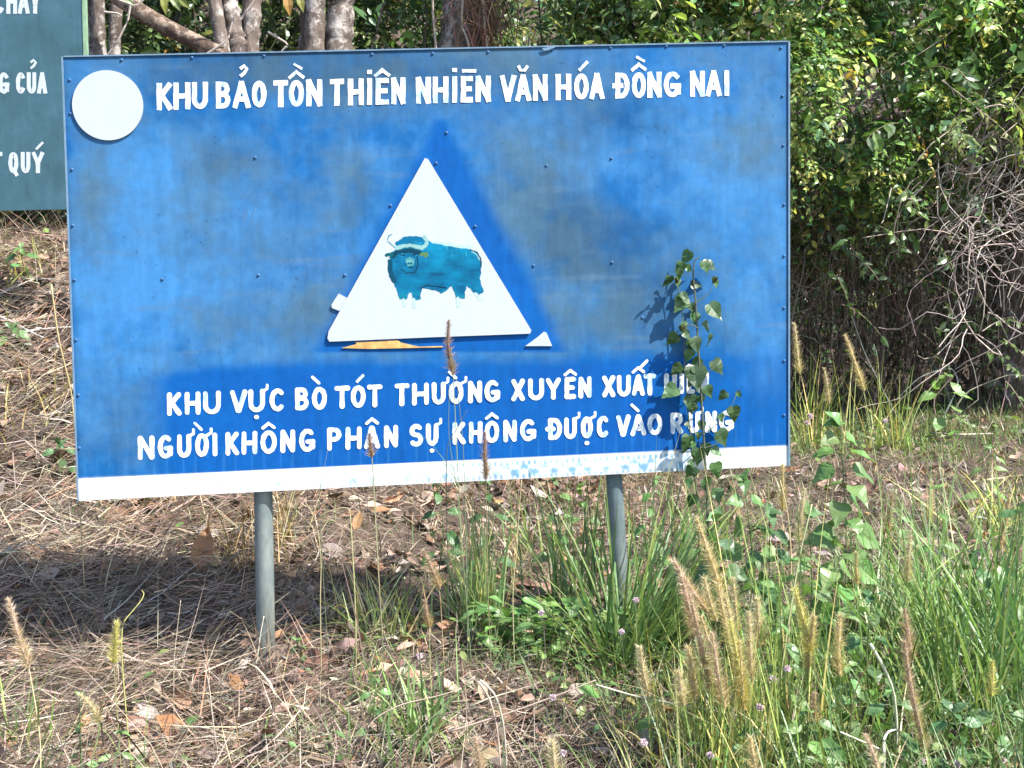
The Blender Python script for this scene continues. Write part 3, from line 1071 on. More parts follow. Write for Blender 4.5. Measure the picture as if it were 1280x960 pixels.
for spec, words, base, top in (([('C', -9, 5), ('H', 8, 21.5), ('A', 22.5, 37), ('Y', 36.5, 51.5)], ((4, 'CHAY'),), lambda x: 17.5 - .01 * x, lambda x: -13),
                               ([('G', -2, 11.5), ('C', 20, 31.5), ('U', 33.5, 45.5, '?'), ('A', 46.5, 59)], ((1, 'ending in G'), (3, 'CỦA')), lambda x: 117.5 - .008 * x, lambda x: 90.5),
                               ([('T', -11, 3), ('Q', 10.5, 23), ('U', 26, 38), ('Y', 40, 55, "'")], ((1, 'ending in T'), (3, 'QUÝ')), lambda x: 217 - .01 * x, lambda x: 190)):
    line_of(gb, YG - 0.0012, True, spec, words, base, top, 5.0, 5.1 * gpx, 'white_plain', GS)

# ------------------------------------------------------------------ forest behind
FR = np.random.default_rng(21)
GREENS = [(0.215, 0.330, 0.080), (0.135, 0.245, 0.066), (0.075, 0.160, 0.062), (0.360, 0.380, 0.095), (0.60, 0.31, 0.05)]


def shoots(rng, O, Dr, Ls, nl, sag, lsize, lw=0.45, spread=0.9):
    """leafy shoots: leaves alternate along arching stems. returns leaf P, D, N, L and stem paths"""
    N = len(O)
    t = np.linspace(0.0, 1, 6)[None, :, None]
    Dr = norm(Dr)
    path = O[:, None] + Dr[:, None] * (Ls[:, None, None] * t)
    path[:, :, 2] -= (sag * Ls)[:, None] * (t[:, :, 0] ** 2)
    tl = (np.arange(nl) + 0.6) / nl
    P = O[:, None] + Dr[:, None] * (Ls[:, None, None] * tl[None, :, None])
    P[:, :, 2] -= (sag * Ls)[:, None] * (tl[None] ** 2)
    T = Dr[:, None] - np.array([0, 0, 1.0]) * (2 * sag[:, None, None] * tl[None, :, None])
    T = norm(T)
    up = norm(np.array([0.38, -0.50, 0.76]) + rng.normal(0, 0.35, (N, 1, 3)))
    S = norm(np.cross(T, up * np.ones_like(T)))
    sg = np.where((np.arange(nl) % 2)[None, :, None] == 0, 1.0, -1.0)
    D = T * 0.45 + S * sg * spread + rng.normal(0, 0.28, (N, nl, 3)) + np.array([0, 0, -0.22])
    Nn = up + rng.normal(0, 0.45, (N, nl, 3))
    L = lsize * np.exp(rng.normal(0, 0.25, (N, nl))) * (1 - 0.35 * (tl[None] - 0.4) ** 2)
    return P.reshape(-1, 3), D.reshape(-1, 3), Nn.reshape(-1, 3), L.ravel(), path


def front(x, z):
    return 5.45 - 1.15 * smooth((z - 1.55) / 0.75) + 0.34 * wob(x, z, 1.3, 4) + 0.16 * wob(x, z, 0.45, 5)


# each climber-covered shrub of the thicket is a thing
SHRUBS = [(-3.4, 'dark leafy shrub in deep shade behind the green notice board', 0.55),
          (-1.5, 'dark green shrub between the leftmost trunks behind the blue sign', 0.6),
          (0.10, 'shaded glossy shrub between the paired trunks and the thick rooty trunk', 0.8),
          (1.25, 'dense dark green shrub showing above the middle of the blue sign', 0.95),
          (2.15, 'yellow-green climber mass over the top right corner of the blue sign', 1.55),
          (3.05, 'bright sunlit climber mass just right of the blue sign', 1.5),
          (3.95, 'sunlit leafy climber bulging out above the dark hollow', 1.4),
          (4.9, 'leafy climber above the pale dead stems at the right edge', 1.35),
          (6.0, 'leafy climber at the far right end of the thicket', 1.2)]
sx = np.array([s[0] for s in SHRUBS])
NS = 20000
ox = FR.uniform(-4.2, 6.8, NS * 2)
oz = FR.uniform(0, 1, NS * 2) ** 0.85
zb = np.where(ox < 0.9, 1.5, 1.55) + 0.25 * wob(ox, ox * 0.3, 1.1, 6)
oz = zb + oz * (4.9 - zb)
dens = 0.65 + 0.5 * wob(ox, oz, 0.75, 7) + 0.3 * wob(ox, oz, 0.3, 1)
dens = dens - 1.2 * np.exp(-(((ox - 3.05) / 0.34) ** 2 + ((oz - 2.52) / 0.26) ** 2)) - 1.3 * np.exp(-(((ox - 4.5) / 0.55) ** 2 + ((oz - 2.05) / 0.42) ** 2))
dens = np.where(ox < 0.9, dens * 0.55, dens)
keep = FR.uniform(0, 1, NS * 2) < np.clip(dens, 0.03, 1)
ox, oz = ox[keep], oz[keep]
n = len(ox)
oy = front(ox, oz) + FR.exponential(0.17, n)
oy = np.where(ox < 0.9, oy + 1.0 + FR.uniform(0, 1.3, n), oy)
O = np.stack([ox, oy, oz], 1)
Dr = FR.normal(0, 0.55, (n, 3)) + np.array([0, -0.55, 0.05])
Ls = FR.uniform(0.14, 0.42, n)
wh = np.argmin(np.abs(ox[:, None] + FR.normal(0, 0.16, n)[:, None] - sx[None]), axis=1)
for i, (cx, label, bright) in enumerate(SHRUBS):
    q = wh == i
    m_ = int(q.sum())
    fine = FR.uniform(0, 1, m_) < 0.72
    x0 = np.array([cx, 5.9, float(terr(cx, 5.9))])
    sh = thing('climber_shrub', x0, label, 'shrub', 'shrubs and climbers of the thicket')
    lv, tw = MB(), MB()
    for f, nl, ls, lw in ((fine, 11, 0.047, 0.42), (~fine, 7, 0.080, 0.52)):
        if f.sum() == 0:
            continue
        P, D, Nn, L, path = shoots(FR, O[q][f], Dr[q][f], Ls[q][f] * (1 if nl == 11 else 1.2), nl, FR.uniform(0.1, 0.8, int(f.sum())), ls)
        shoot_w = wob(O[q][f][:, 0], O[q][f][:, 2], 0.8, 2)
        base = pick(GREENS, [3, 4, 2.2, 1.1 + (1.2 if cx in (2.15, 3.05) else 0), 0.10], int(f.sum()), FR, 0.2, 0.06) * bright * (1 + 0.22 * shoot_w)[:, None] * (1 + .25 * smooth((O[q][f][:, 2] - 2.2) / .8) * (cx > 2))[:, None]  # leaf colour raised on sunlit shrubs and tops, lowered on shaded ones
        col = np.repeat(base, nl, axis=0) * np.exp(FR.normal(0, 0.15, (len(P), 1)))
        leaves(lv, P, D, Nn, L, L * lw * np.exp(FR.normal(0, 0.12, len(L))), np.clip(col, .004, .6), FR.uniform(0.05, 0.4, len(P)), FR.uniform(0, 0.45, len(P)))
        tubes(tw, path, np.linspace(0.0035, 0.0015, 6)[None], jcol((0.10, 0.09, 0.05), len(path), rng=FR), 3)
    # a few woody stems carrying the leaves
    kk = 9
    a = np.stack([cx + FR.normal(0, 0.35, kk), FR.uniform(5.4, 6.3, kk), np.full(kk, 0.0)], 1)
    a[:, 2] = terr(a[:, 0], a[:, 1])
    b_ = np.stack([cx + FR.normal(0, 0.5, kk), FR.uniform(4.8, 6.0, kk), FR.uniform(2.2, 4.2, kk)], 1)
    tubes(tw, wiggle(FR, a, b_, 14, FR.uniform(0.2, 0.5, kk)), np.linspace(0.020, 0.007, 14)[None], jcol((0.16, 0.13, 0.10), kk, rng=FR), 5)
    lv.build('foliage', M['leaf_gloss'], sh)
    tw.build('stems', M['twig'], sh)

# hanging dry twigs and dead leaves of the dark hollow below the climbers
mb = MB()
n = 3300
hx = FR.uniform(1.9, 6.5, n)
hy = np.where(FR.uniform(0, 1, n) < .34, 4.85, 5.62) + 0.2 * wob(hx, hx, 0.7, 3) + FR.exponential(0.30, n)
z1 = FR.uniform(0.9, 2.7, n)
z0 = np.maximum(z1 - FR.uniform(0.3, 1.5, n), terr(hx, hy) - 0.02)
a = np.stack([hx, hy - 0.15 * smooth((z1 - 1.7) / .8), z1], 1)
b_ = np.stack([hx + FR.normal(0, 0.16, n), hy + FR.normal(0, 0.1, n), z0], 1)
tubes(mb, wiggle(FR, a, b_, 8, FR.uniform(0.04, 0.20, n)), FR.choice([0.0014, 0.002, 0.003, 0.0045], n, p=[.4, .35, .18, .07])[:, None] * np.ones((1, 8)),
      pick([(0.20, 0.15, 0.12), (0.34, 0.28, 0.23), (0.10, 0.075, 0.06), (0.13, 0.14, 0.06)], [4, 2, 3, 1], n, FR), 3)
n = 900
hx = FR.uniform(2.1, 6.0, n)
hz = FR.uniform(0.6, 2.6, n)
a = np.stack([hx, 5.0 + FR.exponential(0.3, n), hz], 1)
b_ = a + FR.normal(0, 1, (n, 3)) * np.array([0.32, 0.15, 0.22])
tubes(mb, wiggle(FR, a, b_, 8, FR.uniform(0.05, 0.22, n)), FR.choice([0.0014, 0.0022, 0.0035], n)[:, None] * np.ones((1, 8)),
      pick([(0.24, 0.18, 0.14), (0.38, 0.31, 0.25), (0.12, 0.09, 0.07)], [4, 2, 2], n, FR), 3)
tag(mb.build('hanging_twigs', M['twig']), 'tangle of thin dry twigs hanging in the hollow right of the sign', 'twigs', kind='stuff')
mb = MB()
n = 15000
hx = FR.uniform(1.9, 6.5, n)
hz = FR.uniform(0.15, 2.6, n)
hy = np.where(FR.uniform(0, 1, n) < .12, 5.05, 5.6) + 0.2 * wob(hx, hz, 0.6, 3) + FR.exponential(0.40, n)
P = np.stack([hx, hy, hz], 1)
D = FR.normal(0, 0.5, (n, 3)) + np.array([0, 0, -0.9])
gr = wob(hx, hz, 0.7, 5) + 0.5 * wob(hx, hz, 0.25, 6) + 0.5 * smooth((hz - 1.0)) > 0.25
col = np.where(gr[:, None], pick(GREENS, [2, 4, 3, .6, .1], n, FR), pick([(0.17, 0.115, 0.08), (0.30, 0.22, 0.16), (0.09, 0.06, 0.045), (0.42, 0.33, 0.25)], [4, 2.2, 3, .7], n, FR))
L = np.exp(FR.normal(math.log(0.040), 0.35, n))
leaves(mb, P, D, FR.normal(0, 0.6, (n, 3)) + np.array([0, -0.8, 0.3]), L, L * FR.uniform(0.25, 0.6, n), col, FR.uniform(-.2, .6, n), FR.uniform(-.2, .7, n))
tag(mb.build('hanging_leaves', M['litter']), 'small dead and green leaves caught among the hanging twigs', 'leaves', kind='stuff')

# pale dead stems at the right
def tangle(name, label, u, v, Yq, n, rx, rz, rng, col):
    c = at(u, v, Yq)
    o = thing(name, (c[0], Yq + .2, float(terr(c[0], Yq + .2))), label, 'dead vine')
    mb = MB()
    a = c + rng.normal(0, 1, (n, 3)) * np.array([rx * .5, 0.16, rz * .45]) + np.array([rx * .2, 0, rz * .25])
    ang = rng.normal(-pi / 2 - 0.35, 0.75, n)
    ln = rng.uniform(0.25, 0.95, n)
    b_ = a + np.stack([np.cos(ang) * ln, rng.normal(0, 0.14, n), np.sin(ang) * ln], 1)
    tubes(mb, wiggle(rng, a, b_, 12, rng.uniform(0.10, 0.42, n)), rng.choice([0.0022, 0.0035, 0.005], n, p=[.4, .4, .2])[:, None] * np.linspace(1.1, 0.6, 12)[None], jcol(col, n, 0.2, rng, 0.05), 4)
    mb.build('stems', M['twig'], o)
    return o


tangle('dead_vine', 'pale grey bare vine stems tangled at the right edge below the bright leaves', 1232, 255, 4.25, 170, 0.60, 0.95, np.random.default_rng(4), (0.46, 0.38, 0.34))
tangle('dead_vine', 'thin brown bare vine stems hanging just right of the blue sign', 1040, 270, 4.95, 34, 0.5, 1.0, np.random.default_rng(5), (0.26, 0.20, 0.16))
o = thing('dead_vine', tuple(ground_at(1150, 560)), 'pale arching bare stems standing at the foot of the thicket, far right', 'dead vine')
mb = MB()
for pts in (((1180, 560), (1165, 500), (1195, 465), (1225, 450)), ((1135, 545), (1110, 500), (1080, 440), (1060, 380)), ((1200, 570), (1185, 530), (1205, 490), (1260, 468), (1280, 470)), ((1225, 575), (1250, 520), (1262, 470)),
            ((1160, 560), (1200, 480), (1190, 458), (1150, 470), (1120, 500))):
    P = np.array([at(u, v, 4.75) for u, v in pts])
    tt = np.linspace(0, len(P) - 1, 18)
    P = np.stack([np.interp(tt, range(len(P)), P[:, j]) for j in range(3)], 1)
    P[1:-1] = (P[:-2] + P[1:-1] * 2 + P[2:]) / 4
    tubes(mb, P[None], np.linspace(0.007, 0.003, 18)[None], jcol((0.42, 0.36, 0.30), 1, 0.1, FR), 5)
mb.build('stems', M['twig'], o)


# sunlit sprays in front of the hollow
def spray(u, v, Yq, n, size, label, spreadpx, colr, rng, name='leafy_spray'):
    c = at(u, v, Yq)
    o = thing(name, tuple(c + np.array([0, 0.3, 0.1])), label, 'climber')
    O = c + rng.normal(0, 1, (n, 3)) * np.array([spreadpx[0], 120, spreadpx[1]]) / F_PX * 9.2 * np.array([1, .8, 1])
    P, D, Nn, L, path = shoots(rng, O, rng.normal(0, .5, (n, 3)) + np.array([0.3, -.5, -.2]), rng.uniform(.12, .3, n), 8, rng.uniform(.2, .7, n), size)
    lv, tw = MB(), MB()
    leaves(lv, P, D, Nn, L, L * .45, jcol(colr, len(P), .22, rng, .08), .2, .25)
    tubes(tw, path, np.linspace(0.004, 0.0015, 6)[None], (0.2, 0.16, 0.1), 3)
    tw.add([c + np.array([0, .3, .1]), c + np.array([0, .31, .1]), c], np.array([[0, 1, 2]]), (.2, .16, .1))
    lv.build('foliage', M['leaf_gloss'], o)
    tw.build('stems', M['twig'], o)


sr_ = np.random.default_rng(8)
spray(1185, 165, 4.35, 26, 0.062, 'bright yellow-green spray of leaves over the dark hollow', (32, 14), (0.20, 0.26, 0.07), sr_)
spray(1265, 175, 4.45, 14, 0.065, 'bright leaf spray at the right edge above the dead stems', (18, 14), (0.18, 0.25, 0.07), sr_)
spray(1120, 120, 4.45, 24, 0.085, 'cluster of larger mid-green leaves hanging in the middle of the climbers', (50, 40), (0.075, 0.14, 0.04), sr_)
spray(1100, 255, 4.7, 6, 0.085, 'few long pale leaves hanging alone before the dark hollow', (14, 8), (0.14, 0.22, 0.06), sr_)
spray(1030, 320, 4.85, 26, 0.07, 'dark green leaves spilling beside the right edge of the blue sign', (46, 30), (0.055, 0.11, 0.03), sr_)
spray(1245, 420, 4.6, 24, 0.055, 'bright green bushy sprig in front of the right edge trunk', (26, 34), (0.11, 0.19, 0.05), sr_)
spray(1115, 330, 5.05, 18, 0.06, 'shaded leafy sprig deep inside the hollow', (40, 60), (0.045, 0.09, 0.03), sr_)


# trees: trunk paths given as photo pixels at a depth, continued to the ground and up into a crown
def tree(label, pts, Yq, rpx, crown=None, rng=FR, knobs=0.08, extra=None, cat='tree', rot_noise=0.12):
    P = np.array([at(u, v, Yq) for u, v in pts])
    d = P[-1] - P[-2]
    gz = float(terr(P[0][0], Yq)) - 0.2
    lo = P[0] + (P[0] - P[1]) / max(abs(P[0][2] - P[1][2]), .05) * max(P[0][2] - gz, .1) * np.array([0.3, 0, 1])
    lo[2] = gz
    top = P[-1] + norm(d) * 2.6 + np.array([0, 0.3, 0.6])
    K = np.concatenate([lo[None], P, top[None]])
    tt = np.linspace(0, len(K) - 1, 44)
    Q = np.stack([np.interp(tt, range(len(K)), K[:, j]) for j in range(3)], 1)
    for _ in range(2):
        Q[1:-1] = (Q[:-2] + 2 * Q[1:-1] + Q[2:]) / 4
    r = rpx / F_PX * np.linalg.norm(P[0] - CAM)
    o = thing('tree', (lo[0], Yq, gz + 0.2), label, cat, 'trees behind the signs')
    mb = MB()
    rr = r * np.linspace(1.15, 0.8, 44) * (1 + knobs * rng.normal(0, 1, 44))
    tubes(mb, Q[None], rr[None], (1, 1, 1), 14)
    V = mb.V[-1]
    V += (0.10 * r * np.stack([wob(V[:, 2], V[:, 0] * 4, 0.13, 1), wob(V[:, 2], V[:, 1] * 4 + V[:, 0] * 3, 0.17, 2), 0 * V[:, 2]], 1))
    mb.build('trunk', M['bark'], o, smoothed=True)
    if crown:
        n = crown
        c = top + np.array([0, 0.6, 0.9])
        v = norm(rng.normal(0, 1, (n, 3))) * rng.uniform(.5, 1, (n, 1)) ** .5 * np.array([1.5, 1.4, 0.9])
        Pl, D, Nn, L, path = shoots(rng, c + v, v + np.array([0, 0, -.2]), rng.uniform(.3, .6, n), 8, rng.uniform(.2, .6, n), 0.13)
        lv = MB()
        leaves(lv, Pl, D, Nn, L, L * .5, jcol((0.06, 0.12, 0.03), len(Pl), .25, rng), .2, .3)
        a = np.tile(top, (10, 1))
        tubes(mb2 := MB(), wiggle(rng, a, c + norm(rng.normal(0, 1, (10, 3))) * np.array([1.1, 1, .6]), 8, np.full(10, .3)), np.linspace(r * .5, .01, 8)[None], (1, 1, 1), 6)
        lv.build('crown', M['leaf_gloss'], o)
        mb2.build('limbs', M['bark'], o)
    return o


tree('slim pale trunk beside the right edge of the green notice board, leftmost of all', [(113, 160), (112, 60), (110, -20)], 4.6, 6, None)
tree('spotted pale trunk, second from the green notice board', [(126, 160), (124, 60), (122, -20)], 4.5, 8.5, 160)
tree('shaded grey trunk right of the spotted pale trunk', [(143, 160), (143, 60), (147, -20)], 4.8, 7.5, None)
tree('leaning spotted trunk, left one of the close trio above KHU BẢO', [(284, 160), (278, 60), (264, -20)], 4.4, 9, None)
tree('knobbly trunk with white bands, middle of the close trio', [(298, 160), (296, 60), (290, 25), (284, -20)], 4.5, 11, 160, knobs=0.13)
tree('grey spotted trunk, right one of the close trio', [(316, 160), (313, 60), (316, -20)], 4.6, 11, None, knobs=0.10)
tree('narrow trunk at the left of the paired thick trunks', [(379, 160), (379, 60), (382, -20)], 4.9, 6, None)
tree('thick pale-patched trunk of the pair above THIÊN', [(397, 160), (393, 60), (395, -20)], 4.6, 13, 200)
tree('dark thick trunk with a pale right side above THIÊN', [(425, 160), (423, 60), (428, -20)], 4.7, 18, None)
tree('very thick dark trunk hung with reddish roots above VĂN', [(577, 160), (578, 60), (584, -20)], 5.0, 31, 260, knobs=0.05)
tree('dim grey-brown trunk at the right edge behind the bright sprig', [(1268, 520), (1266, 420), (1268, 320), (1272, 220)], 5.5, 24, 200, knobs=0.03)
tree('far shaded trunk standing behind the fallen log', [(212, 160), (210, 60), (207, -20)], 6.6, 17, 120)

# leaning log and thin dead branches between the trunks
o = thing('fallen_log', tuple(at(272, 66, 4.3)), 'brown dead log leaning down to the right behind the top of the blue sign', 'log')
mb = MB()
P = np.array([at(u, v, y) for u, v, y in ((120, -25, 4.3), (150, -2, 4.28), (180, 18, 4.25), (210, 35, 4.22), (240, 50, 4.2), (275, 68, 4.2), (310, 95, 4.2))])
tubes(mb, P[None], np.array([[.055, .055, .056, .054, .052, .055, .05]]), (0.75, 0.62, 0.52), 12, cap=True)
mb.build('trunk', M['bark'], o, smoothed=True)
mb = MB()
for pts in (((165, -5), (160, 25), (148, 50), (132, 72)), ((130, 15), (148, 17), (152, 20)), ((148, 0), (170, 8), (185, -5)), ((300, 25), (318, 0)), ((255, 70), (285, 50), (292, 20)), ((335, 40), (360, 55), (352, 64))):
    P = np.array([at(u, v, 4.15) for u, v in pts])
    tt = np.linspace(0, len(P) - 1, 10)
    P = np.stack([np.interp(tt, range(len(P)), P[:, j]) for j in range(3)], 1)
    tubes(mb, P[None], np.linspace(0.009, 0.005, 10)[None], (0.42, 0.36, 0.32), 5)
mb.build('dead_branches', M['twig'], o)
# aerial roots on the very thick trunk
o = thing('root_bundle', tuple(at(600, 70, 4.75)), 'reddish dry roots hanging down the very thick dark trunk', 'roots')
mb = MB()
rr_ = np.random.default_rng(31)
n = 130
a = np.array([at(u, v, 4.66) for u, v in zip(rr_.normal(600, 16, n), rr_.uniform(-60, 25, n))])
b_ = np.array([at(u, v, 4.66) for u, v in zip(rr_.normal(606, 24, n), rr_.uniform(10, 90, n))])
tubes(mb, wiggle(rr_, a, b_, 9, rr_.uniform(.05, .2, n)), rr_.uniform(.0018, .0045, n)[:, None] * np.ones((1, 9)), jcol((0.30, 0.17, 0.11), n, .3, rr_), 4)
for u0, u1 in ((536, 545), (578, 585), (604, 610)):
    P = wiggle(rr_, at(u0, -30, 4.6)[None], at(u1, 100, 4.6)[None], 10, [.08])
    tubes(mb, P, np.full((1, 10), .008), (0.45, 0.36, 0.30), 5)
mb.build('roots', M['twig'], o)

# big yellow-green leaves hanging at the top between the trunks
o = thing('hanging_branch', tuple(at(365, -30, 4.0)), 'branch with few big sunlit yellow and orange leaves at the top edge', 'branch')
lv = MB()
P, D, Nn, L = [], [], [], []
for u, v, du, dv, l in ((203, -8, .2, -1, 24), (212, -6, .6, -.8, 22), (222, -4, .7, -.7, 20), (358, -12, .1, -1, 30), (372, -10, .3, -1, 24), (152, -5, .8, -.5, 18), (240, -10, .3, -1, 16)):
    P.append(at(u, v, 4.0)); D.append((du, -.2, dv)); Nn.append((FR.normal(0, .3), -1, .4)); L.append(l / F_PX * 8.2)
L = np.array(L)
leaves(lv, np.array(P), np.array(D), np.array(Nn), L, L * .42, np.array([(.25, .26, .05), (.14, .2, .05), (.2, .24, .05), (.55, .32, .10), (.3, .3, .08), (.1, .16, .04), (.12, .18, .04)]), .25, .3)
lv.build('foliage', M['leaf'], o)
mb = MB()
tubes(mb, wiggle(FR, at(130, -25, 4.0)[None], at(385, -22, 4.0)[None], 14, [.15]), np.full((1, 14), .008), (.2, .15, .1), 5)
mb.build('stem', M['twig'], o)

# far undergrowth, one mass behind the trunks
mb = MB()
n = 30000
a_ = FR.uniform(-9, 10, n)
yy = FR.uniform(7.4, 13, n)
zz = terr(a_, yy) + FR.uniform(0, 1, n) ** .8 * 5.5
P = np.stack([a_, yy, zz], 1)
g = wob(a_, zz, 1.1, 3) + .5 * wob(a_, zz, .4, 4)
L = np.exp(FR.normal(math.log(.13), .3, n))
col = pick(GREENS[:4] + [(.16, .11, .08)], [1.5, 3, 3.5, .4, 1.2], n, FR) * (0.8 + .2 * g[:, None])  # leaf colours kept dark to carry the under-canopy shade
leaves(mb, P, FR.normal(0, 1, (n, 3)) + np.array([0, -.3, -.5]), FR.normal(0, .6, (n, 3)) + np.array([0, -.7, .7]), L, L * .5, np.clip(col, .004, .5), .2, .3)
tag(mb.build('undergrowth', M['leaf_gloss']), 'dark mass of forest undergrowth far behind the trunks', 'undergrowth', kind='stuff')

# ------------------------------------------------------------------ ground litter and grass (uncountable)
GR = np.random.default_rng(77)
fdir = math.atan2(c_fwd[1], c_fwd[0])


def wedge(n, r0, r1, half=34, p=1.0, rng=GR):
    a = fdir + np.radians(rng.uniform(-half, half, n))
    r = r0 + (r1 - r0) * rng.uniform(0, 1, n) ** p
    return CAM[0] + r * np.cos(a), CAM[1] + r * np.sin(a)


def greenness(x, y):
    g = smooth((x + 0.35 - 0.25 * y) / 1.1) * smooth((0.9 - y) / 1.2)
    g = np.maximum(g, 0.85 * smooth((y - 2.6) / 1.6) * smooth(x / 1.5))
    g = np.maximum(g, 0.22 * smooth((-y - .5) / .5))
    g = g - .45 * np.exp(-(((x - 1.9) / .8) ** 2 + ((y - 1.9) / 1.1) ** 2))
    g = g - .95 * np.exp(-(((x - .22) / .48) ** 2 + ((y + .98) / .26) ** 2)) - .6 * np.exp(-(((x - .42) / .6) ** 2 + ((y + .5) / .22) ** 2))
    return np.clip(g + .30 * wob(x, y, .8, 6) * (0.3 + g), 0, 1)


STRAW = [(0.23, 0.175, 0.130), (0.44, 0.36, 0.265), (0.10, 0.074, 0.058), (0.25, 0.155, 0.10), (0.34, 0.285, 0.23)]
mb = MB()
n = 135000
x, y = wedge(n, 2.7, 9.6, p=1.25)
g = greenness(x, y)
keep = GR.uniform(0, 1, n) < (1 - .62 * g) * np.clip(.75 + .6 * fbm(x, y, .3, 3, 4), .2, 1)
x, y, g = x[keep], y[keep], g[keep]
n = len(x)
leftness = smooth((0.1 - x) / 1.2)
az = np.where(GR.uniform(0, 1, n) < .35 + .5 * leftness, GR.normal(.45 + .25 * wob(x, y, .9, 2), .45, n), GR.uniform(0, 2 * pi, n))
az = az + np.where(GR.uniform(0, 1, n) < .5, pi, 0)
L = np.exp(GR.normal(math.log(.16), .45, n)) * (0.65 + .5 * leftness)
up = GR.uniform(0, 1, n) < .12
lean = np.where(up, GR.uniform(.2, 1.1, n), GR.uniform(1.25, 1.66, n))
P = np.stack([x, y, terr(x, y) + GR.uniform(0, 1, n) ** 1.5 * .095 * (0.5 + .8 * leftness)], 1)
blades(mb, P, az, L, np.exp(GR.normal(math.log(.0032), .35, n)), lean, GR.normal(.15, .3, n), pick(STRAW, [4, 2.2, 2.8, 2.0, 1.6], n, GR, .32) * np.exp(.35 * fbm(x, y, .35, 4, 5))[:, None], 3, follow=True, sidetwist=GR.normal(0, .6, n))
tag(mb.build('dry_straw', M['straw']), 'matted grey-brown dry straw lying over the ground', 'straw', kind='stuff')

mb = MB()
n = 34000
x, y = wedge(n, 2.7, 10, p=1.0)
g = greenness(x, y)
pr = (1 - .8 * g) * (0.5 + .5 * smooth((y + .3) / .8)) * np.clip(0.5 + .7 * fbm(x, y, .5, 3, 8), .06, 1)
pr = pr * (1 - .72 * smooth((x - .9) / .6) * smooth((y - .4) / .6))
keep = GR.uniform(0, 1, n) < pr
x, y = x[keep], y[keep]
n = len(x)
P = np.stack([x, y, terr(x, y) + GR.uniform(.004, .06, n)], 1)
aa = GR.uniform(0, 2 * pi, n)
D = np.stack([np.cos(aa), np.sin(aa), GR.normal(0.05, .3, n)], 1)
L = np.exp(GR.normal(math.log(.062), .35, n))
leaves(mb, P, D, GR.normal(0, .45, (n, 3)) + np.array([0, -.15, 1]), L, L * GR.uniform(.3, .62, n), pick([(.24, .145, .10), (.36, .25, .19), (.12, .08, .062), (.50, .42, .37), (.34, .18, .09)], [4, 3, 3, 1.4, 1.2], n, GR),
       GR.uniform(-.3, .7, n), GR.uniform(-.4, .6, n), curl=GR.normal(.08, .15, n))
tag(mb.build('leaf_litter', M['litter']), 'brown and greyish fallen leaves scattered under and behind the sign', 'leaf litter', kind='stuff')

mb = MB()
n = 90000
x, y = wedge(n, 2.6, 9.8, p=1.1)
g = greenness(x, y)
keep = GR.uniform(0, 1, n) < (.05 + .95 * g) * (.7 + .5 * wob(x, y, .45, 3))
x, y, g = x[keep], y[keep], g[keep]
n = len(x)
P = np.stack([x, y, terr(x, y) - .005], 1)
L = np.exp(GR.normal(math.log(.13), .45, n)) * (.5 + .8 * g) * np.where(y > 2, .75, 1)
blades(mb, P, GR.uniform(0, 2 * pi, n), L, np.exp(GR.normal(math.log(.0046), .3, n)), GR.uniform(.05, .8, n), GR.uniform(.1, 1.3, n),
       pick([(.13, .22, .07), (.085, .165, .055), (.20, .28, .09), (.33, .32, .14), (.52, .44, .28)], [4, 3, 2, 1.2, .9], n, GR), 3)
tag(mb.build('short_grass', M['grass']), 'short green and yellowing grass, thickest at the lower right', 'grass', kind='stuff')

mb = MB()
n = 46000
x, y = GR.uniform(.7, 5.6, n), GR.uniform(.6, 5.6, n)
keep = GR.uniform(0, 1, n) < np.clip(.55 + .6 * fbm(x, y, .5, 3, 6) + .25 * smooth((y - 3) / 1.5), .05, 1)
x, y = x[keep], y[keep]
n = len(x)
yg = np.clip(.25 + .55 * smooth((y - 2.6) / 1.8) + .5 * fbm(x, y, .6, 3, 7), 0, 1)
cA = pick([(.40, .33, .21), (.26, .20, .14), (.50, .43, .30), (.18, .13, .09)], [3, 3, 1.5, 2], n, GR)
cB = pick([(.20, .25, .08), (.13, .20, .07), (.30, .31, .12)], [3, 3, 2], n, GR)
blades(mb, np.stack([x, y, terr(x, y) - .003], 1), GR.uniform(0, 2 * pi, n), np.exp(GR.normal(math.log(.06), .4, n)), np.exp(GR.normal(math.log(.005), .3, n)), GR.uniform(.3, 1.45, n), GR.uniform(0, .9, n),
       np.where((GR.uniform(0, 1, n) < yg)[:, None], cB, cA), 3)
tag(mb.build('withered_turf', M['grass']), 'short withered yellow-brown turf between the sign and the thicket at the right', 'turf', kind='stuff')

mb = MB()
n = 30000
x, y = wedge(n, 2.7, 9.3, p=1.0)
g = greenness(x, y)
keep = GR.uniform(0, 1, n) < g * (.55 + .6 * wob(x, y, .5, 9))
x, y = x[keep], y[keep]
n = len(x)
P = np.stack([x, y, terr(x, y) + GR.uniform(.01, .14, n)], 1)
aa = GR.uniform(0, 2 * pi, n)
D = np.stack([np.cos(aa), np.sin(aa), GR.normal(.1, .35, n)], 1)
L = np.exp(GR.normal(math.log(.034), .38, n))
leaves(mb, P, D, GR.normal(0, .4, (n, 3)) + np.array([0, -.3, 1]), L, L * GR.uniform(.35, .6, n), pick([(.14, .245, .07), (.095, .19, .055), (.21, .29, .09), (.31, .30, .10)], [4, 3, 2, .6], n, GR), .15, .25)
tag(mb.build('ground_cover', M['leaf']), 'low small-leaved green ground cover among the grass at the right', 'ground cover', kind='stuff')

# ------------------------------------------------------------------ plants one can point at
PR = np.random.default_rng(101)


def pos(u, v, Yq):
    return at(u, v, Yq)


